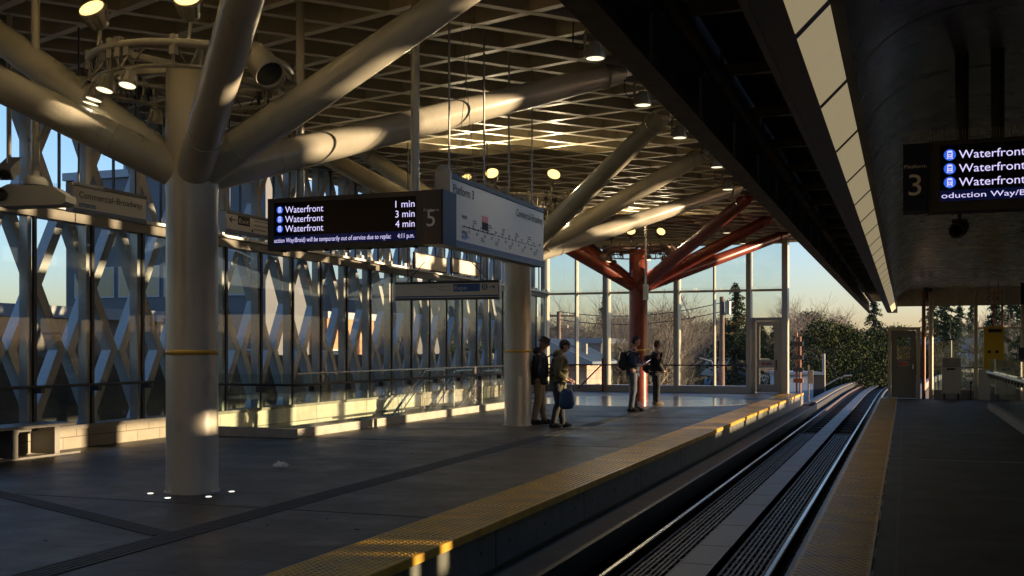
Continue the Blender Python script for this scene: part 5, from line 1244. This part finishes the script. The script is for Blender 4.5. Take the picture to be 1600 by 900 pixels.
p = at(1168, 105); t = thing('house', 'wide house with low tan roof behind the small blue gable', 'house', (p.x, p.y, -7)); b = MB(); hprism(b, [(-3.5, -7), (3, -7), (3, -.5), (-3.5, -.5)], 0, 6); b.build('wall', BLUEW, t)
b = MB(); hprism(b, [(-3.9, -.6), (3.4, -.6), (2.0, .75), (-2.5, .75)], -.3, 6.2); b.build('roof', MATS['tan_shingle'], t); b = MB(); hprism(b, [(.6, .7), (1.0, .7), (1.0, 1.6), (.6, 1.6)], 2, 2.4); b.build('chimney', PINK, t)
p = at(1258, 56); t = thing('shed', 'small pale blue building below the guideway by the end post', 'shed', (p.x, p.y, -7)); b = MB(); hprism(b, [(-.85, -7), (.42, -7), (.42, .28), (-.85, .28)], 0, 4); b.build('wall', mat('light_blue_wall', (.33, .42, .52), .6, var=.1), t)
b = MB(); hprism(b, [(-1.0, .28), (.9, .28), (.9, .42), (-1.0, .42)], -.2, 4.2); b.build('roof', ROOFM, t)
b = MB(); hprism(b, [(.43, -7), (1.0, -7), (1.0, .27), (.43, .27)], 0, 3); b.build('dark_door', BLACK, t)
p = at(1500, 120); t = thing('apartment_building', 'pale blue block seen through the right glass screen', 'building', (p.x, p.y, -7)); b = MB(); hprism(b, [(-4.5, -7), (4, -7), (4, 2.9), (-4.5, 2.9)], 0, 10); b.build('wall', mat('blue_facade', (.14, .24, .36), .5, var=.1), t)
for u in (-3.4, -1.2, 1.0, 2.6):
    for z in (-3.6, -.8, 1.2): b = MB(); hprism(b, [(u, z), (u+1.1, z), (u+1.1, z+1.1), (u, z+1.1)], -.04, -.01); b.build('window', WING, t)
# utility poles
WOODP = mat('pole_wood', (.20, .13, .09), .85, var=.3)
def pole(px, zc, ztop, label, arms, tr=False):
    p = at(px, zc); t = thing('utility_pole', label, 'utility pole', (p.x, p.y, -7)); MB().tube([(p.x, p.y, -7), (p.x, p.y, ztop)], [.17, .12], 10).build('pole', WOODP, t)
    for z in arms:
        MB().bar((p.x-1.0*c, p.y-1.0*s_n, z), (p.x+1.0*c, p.y+1.0*s_n, z), .09, .11).build('crossarm', WOODP, t)
        b = MB()
        for u in (-.9, -.5, .5, .9): b.tube([(p.x+u*c, p.y+u*s_n, z+.05), (p.x+u*c, p.y+u*s_n, z+.22)], .04, 6)
        b.build('insulator', GREYM, t)
    if tr: MB().tube([(p.x+.32, p.y-.1, ztop-.9), (p.x+.32, p.y-.1, ztop-.25)], .16, 10).build('transformer', GREYM, t)
    return p
p1 = pole(873, 62, 3.75, 'wooden utility pole with two crossarms at the left of the end wall', (3.5, 2.75)); p2 = pole(1128, 55, 4.25, 'tall wooden utility pole rising in front of the conifers', (), True)
for i, (dz, lab) in enumerate(((3.95, 'upper overhead wire between the two utility poles'), (3.5, 'lower overhead wire between the two utility poles'))):
    a = Vector((p1.x, p1.y, dz-.2)); e = Vector((p2.x, p2.y, dz+.0)); m_ = (a+e)/2-Vector((0, 0, .9)); pts = [a*(1-u)**2+m_*2*u*(1-u)+e*u*u for u in [k/14 for k in range(15)]]; MB().tube(pts, .022, 5).build('overhead_wire', BLACK, None, lab, 'wire')
p = at(1287, 60); t = thing('street_lamp', 'grey street lamp pole with a long arm left of the guideway', 'street lamp', (p.x, p.y, -7)); MB().tube([(p.x, p.y, -7), (p.x, p.y, 1.35)], [.13, .09], 10).build('pole', CONC, t)
MB().tube([(p.x, p.y, -.45), (p.x+.7*c, p.y+.7*s_n, -.05), (p.x+1.2*c, p.y+1.2*s_n, .12)], .03, 6).build('arm', GREYM, t); MB().bar((p.x+1.1*c, p.y+1.1*s_n, .13), (p.x+1.55*c, p.y+1.55*s_n, .16), .16, .07).build('lamp_head', GREYM, t)
p = at(1117, 62); t = thing('street_lamp', 'curved street lamp beside the tall utility pole', 'street lamp', (p.x, p.y, -7)); MB().tube([(p.x, p.y, -7), (p.x, p.y, .3), (p.x-.2*c, p.y-.2*s_n, .9), (p.x-.9*c, p.y-.9*s_n, 1.1)], [.09, .07, .05, .04], 8).build('pole', GREYM, t)
p = at(1079, 190); t = thing('construction_crane', 'tiny far construction crane with a thin leaning jib', 'crane', (p.x, p.y, -2)); MB().bar((p.x, p.y, -2), (p.x, p.y, 7.0), .5, .5).build('mast', REDP, t); MB().bar((p.x, p.y, 6.6), (p.x-1.9*c, p.y-1.9*s_n, 11.5), .16, .16).build('jib', GREYM, t); MB().bar((p.x, p.y, 6.6), (p.x+.9, p.y, 7.4), .4, .3).build('counter_jib', REDP, t)

# buildings beyond the lattice
def office(name, label, x, y0, y1, ztop, m, wins, z0=-7, depth=5, roofs=True):
    t = thing(name, label, 'building', (x, (y0+y1)/2, z0)); MB().box(x-depth, x, y0, y1, z0, ztop).build('wall', m, t)
    if roofs: MB().box(x-depth-.1, x+.12, y0-.12, y1+.12, ztop, ztop+.35).build('roof_edge', mat('roof_edge_grey', (.30, .32, .33), .6), t)
    for (a, e, za, zb) in wins:
        n_ = max(1, int((e-a)/1.9)); w = (e-a)/n_
        for k in range(n_):
            f = MB().box(x+.01, x+.05, a+k*w+.03, a+(k+1)*w-.03, za, zb).build('window', mat('window_frame', (.42, .42, .40), .5), t); MB().box(x+.052, x+.056, a+k*w+.10, a+(k+1)*w-.10, za+.08, zb-.08).build('pane', WING, f)
    return t
GREYW = mat('grey_render', (.22, .235, .25), .75, var=.12, vscale=.6); CORR = mat('corrugated_blue', (.25, .30, .33), .45, metal=.3, var=.1)
def block(name, label, x0, x1, y0, y1, ztop, m, rows, sidewin=(), wm=2.0):
    t = thing(name, label, 'building', ((x0+x1)/2, y0, -7)); MB().box(x0, x1, y0, y1, -7, ztop).build('wall', m, t)
    MB().box(x0-.12, x1+.12, y0-.12, y1+.12, ztop, ztop+.35).build('roof_edge', mat('roof_edge_grey', (.30, .32, .33), .6), t)
    for (za, zb) in rows:
        n_ = int((x1-x0-.8)/wm); w = (x1-x0-.8)/n_
        for k in range(n_):
            a = x0+.4+k*w
            f = MB().box(a+.12, a+w-.12, y0-.05, y0-.01, za, zb).build('window', mat('window_frame', (.42, .42, .40), .5), t)
            MB().box(a+.18, a+w-.18, y0-.056, y0-.052, za+.07, zb-.07).build('pane', WING, f)
    return t
t = block('office_building', 'large grey office building with window bands behind the left lattice', -36.2, -25.6, 40, 43.6, 9.3, mat('grey_render_dark', (.12, .125, .13), .75, var=.15, vscale=.6), [(3.9, 5.3), (.2, 1.6), (-3.4, -2.1)])
b = MB(); b.box(-34.6, -28, 42, 43.5, 9.66, 11.2); xx = -34.6
while xx < -28: b.box(xx, xx+.12, 41.94, 42, 9.66, 11.2); xx += .3
b.build('rooftop_plant', CORR, t)
block('flat_building', 'long low grey building with flat roof far behind the lattice', -37, -28.0, 60, 64, 5.6, mat('grey_render_b', (.10, .10, .10), .75, var=.15, vscale=.5), [(2.4, 3.8), (-1.2, .2)])
office('timber_building', 'small orange timber clad building behind the middle of the lattice', -26.6, 47.0, 52.0, 3.1, mat('orange_timber', (.42, .21, .09), .7, var=.25, vscale=3), [(47.4, 48.6, .4, 1.6)])
office('concrete_store', 'low weathered concrete building behind the left end of the lattice', -23.5, 19, 33, 2.5, CONCD, [(26.5, 31.0, .2, 1.3)])
block('white_building', 'pale low building glimpsed at the far end of the lattice', -24.5, -19, 70, 78, 2.0, mat('cream_render', (.25, .23, .19), .7, var=.12), [(.2, 1.2)])
t = thing('road_viaduct', 'dark viaduct parapet running behind the left lattice', 'viaduct', (-16, 30, -7)); MB().box(-18.6, -15.2, -5, 40, -.9, -.5).build('deck', CONCD, t); MB().box(-15.35, -15.2, -5, 40, -.499, 1.42).build('parapet', CONCD, t)
for y in (5, 20, 35): MB().box(-17.6, -16.4, y-.6, y+.6, -7, -.901).build('pier', CONC, t)
sp5 = [(880, 135, 1.05, 0, 'dark far evergreen behind the crossarm pole'), (910, 140, 1.1, 1, 'dark far evergreen behind the leafless trees left of the conifer tip'), (958, 138, 1.15, 0, 'dark far evergreen behind the leafless trees beside the red column'), (1010, 140, 1.1, 1, 'dark far evergreen hidden behind the red column'), (1045, 136, 1.15, 0, 'dark far evergreen right of the person in black'), (1085, 130, 1.0, 1, 'dark far evergreen under the far crane'), (1118, 128, 1.05, 0, 'dark far evergreen left of the tall utility pole'), (1180, 120, 1.0, 1, 'dark far evergreen behind the glazed door'), (1270, 125, 1.12, 0, 'dark far evergreen under the leafless trees beside the end post')]
for i, (px, zc, k, j, lab) in enumerate(sp5):
    p = at(px, zc); p.z = gz(p.x, p.y)-.5; dup(be[j], p, i*1.3, lab, (k*1.3, k*1.3, k))
sp4 = [(6, 48, .82, 0, 'dark evergreen tree at the left edge behind the lattice'), (-60, 46, .9, 1, 'evergreen tree just outside the left edge'), (60, 62, .8, 1, 'evergreen tree left of the grey office building'), (430, 95, .75, 0, 'dark evergreen between the office building and the flat building'), (415, 70, .55, 1, 'low evergreen beside the orange timber building'),
   (690, 100, .85, 0, 'evergreen behind the right part of the lattice'), (760, 88, .9, 1, 'evergreen behind the lattice left of the second cream column'), (800, 95, .92, 0, 'evergreen hidden mostly by the second cream column'), (835, 84, .85, 1, 'evergreen between the second cream column and the end wall corner')]
for i, (px, zc, k, j, lab) in enumerate(sp4): 
    p = at(px, zc); p.z = gz(p.x, p.y)-.5; o = dup(be[j], p, i*1.9, lab, k)

# ------------------------------------------------------------------ added unseen wall, far right: blocks low sun, openings shape the patches
t = thing('sun_blocking_wall', 'added unseen wall blocking the low sun, with openings that shape its patches', 'wall', (9.6, 20, -1))
WB = CONC
def wb(y0, y1, z0, z1):
    if z1-z0 > .01: MB().box(9.5, 9.75, y0, y1, z0, z1).build('blocker_panel', WB, t)
WTOP = 14
def column_panel(y0, y1, zh):
    z = -7
    for a, e in sorted(zh):
        if a > z: wb(y0, y1, z, a)
        z = e
    wb(y0, y1, z, WTOP)
HOL = [(13.95, 14.35, 5.85, 6.15), (13.75, 14.05, 6.45, 6.7), (15.4, 16.0, 5.5, 5.85), (16.25, 17.2, 5.85, 6.35), (12.95, 13.25, 5.6, 5.9), (12.2, 12.5, 6.0, 6.25), (15.85, 16.24, 4.62, 4.85), (17.25, 17.9, 4.62, 4.85),
       (18.00, 18.50, 5.92, 6.38), (18.80, 19.10, 5.92, 6.38), (19.40, 20.30, 5.92, 6.38),
       (20.80, 21.05, 5.92, 6.38), (21.90, 22.80, 5.92, 6.38), (23.10, 23.40, 5.92, 6.38), (23.70, 24.60, 5.92, 6.38),
       (25.00, 25.30, 5.92, 6.38), (25.70, 26.60, 5.92, 6.38), (26.90, 27.20, 5.92, 6.38), (27.60, 28.40, 5.92, 6.38),
       (28.90, 29.20, 5.92, 6.38), (29.50, 30.10, 5.92, 6.38), (30.60, 31.20, 5.92, 6.38),
       (24.6, 25.3, 5.6, 5.95), (26.9, 27.6, 5.75, 6.05), (29.0, 29.9, 5.6, 6.05), (22.6, 23.2, 6.35, 6.6),
       (14.55, 14.85, 2.5, 2.68), (18.0, 20.2, 2.3, 2.75), (21.0, 22.5, 2.25, 2.72), (11.05, 11.25, 1.2, 1.5), (11.55, 11.8, 1.2, 1.55), (22.9, 24.6, 1.5, 2.9), (24.9, 25.75, 1.3, 2.9), (26.7, 28.9, 1.25, 2.9), (29.2, 31.1, 1.25, 2.9)]
for yy in (-6.5, -3.9, -1.3): HOL.append((yy, yy+2.2, 1.0, 2.95))
for yy in (-5.5, -2.6, .3, 3.2, 6.1): HOL.append((yy, yy+2.2, 4.8, 6.8))
y = 19.3
while y < 31: HOL.append((y, y+1.25, 4.96, 5.45)); y += 1.6
y = 31.4
while y < 43: HOL.append((y, y+2.0, 1.25, 2.95)); HOL.append((y+.2, y+1.3, 4.7, 6.5)); y += 2.4
ys_ = sorted(set([-12, 43.4]+[h[0] for h in HOL if h[0] < 43.4]+[h[1] for h in HOL if h[1] < 43.4]))
for a, e in zip(ys_, ys_[1:]):
    zh = [(h[2], h[3]) for h in HOL if h[0] < (a+e)/2 < h[1]]; m_ = []
    for q in sorted(zh):
        if m_ and q[0] <= m_[-1][1]: m_[-1] = (m_[-1][0], max(q[1], m_[-1][1]))
        else: m_.append(q)
    column_panel(a, e, m_)
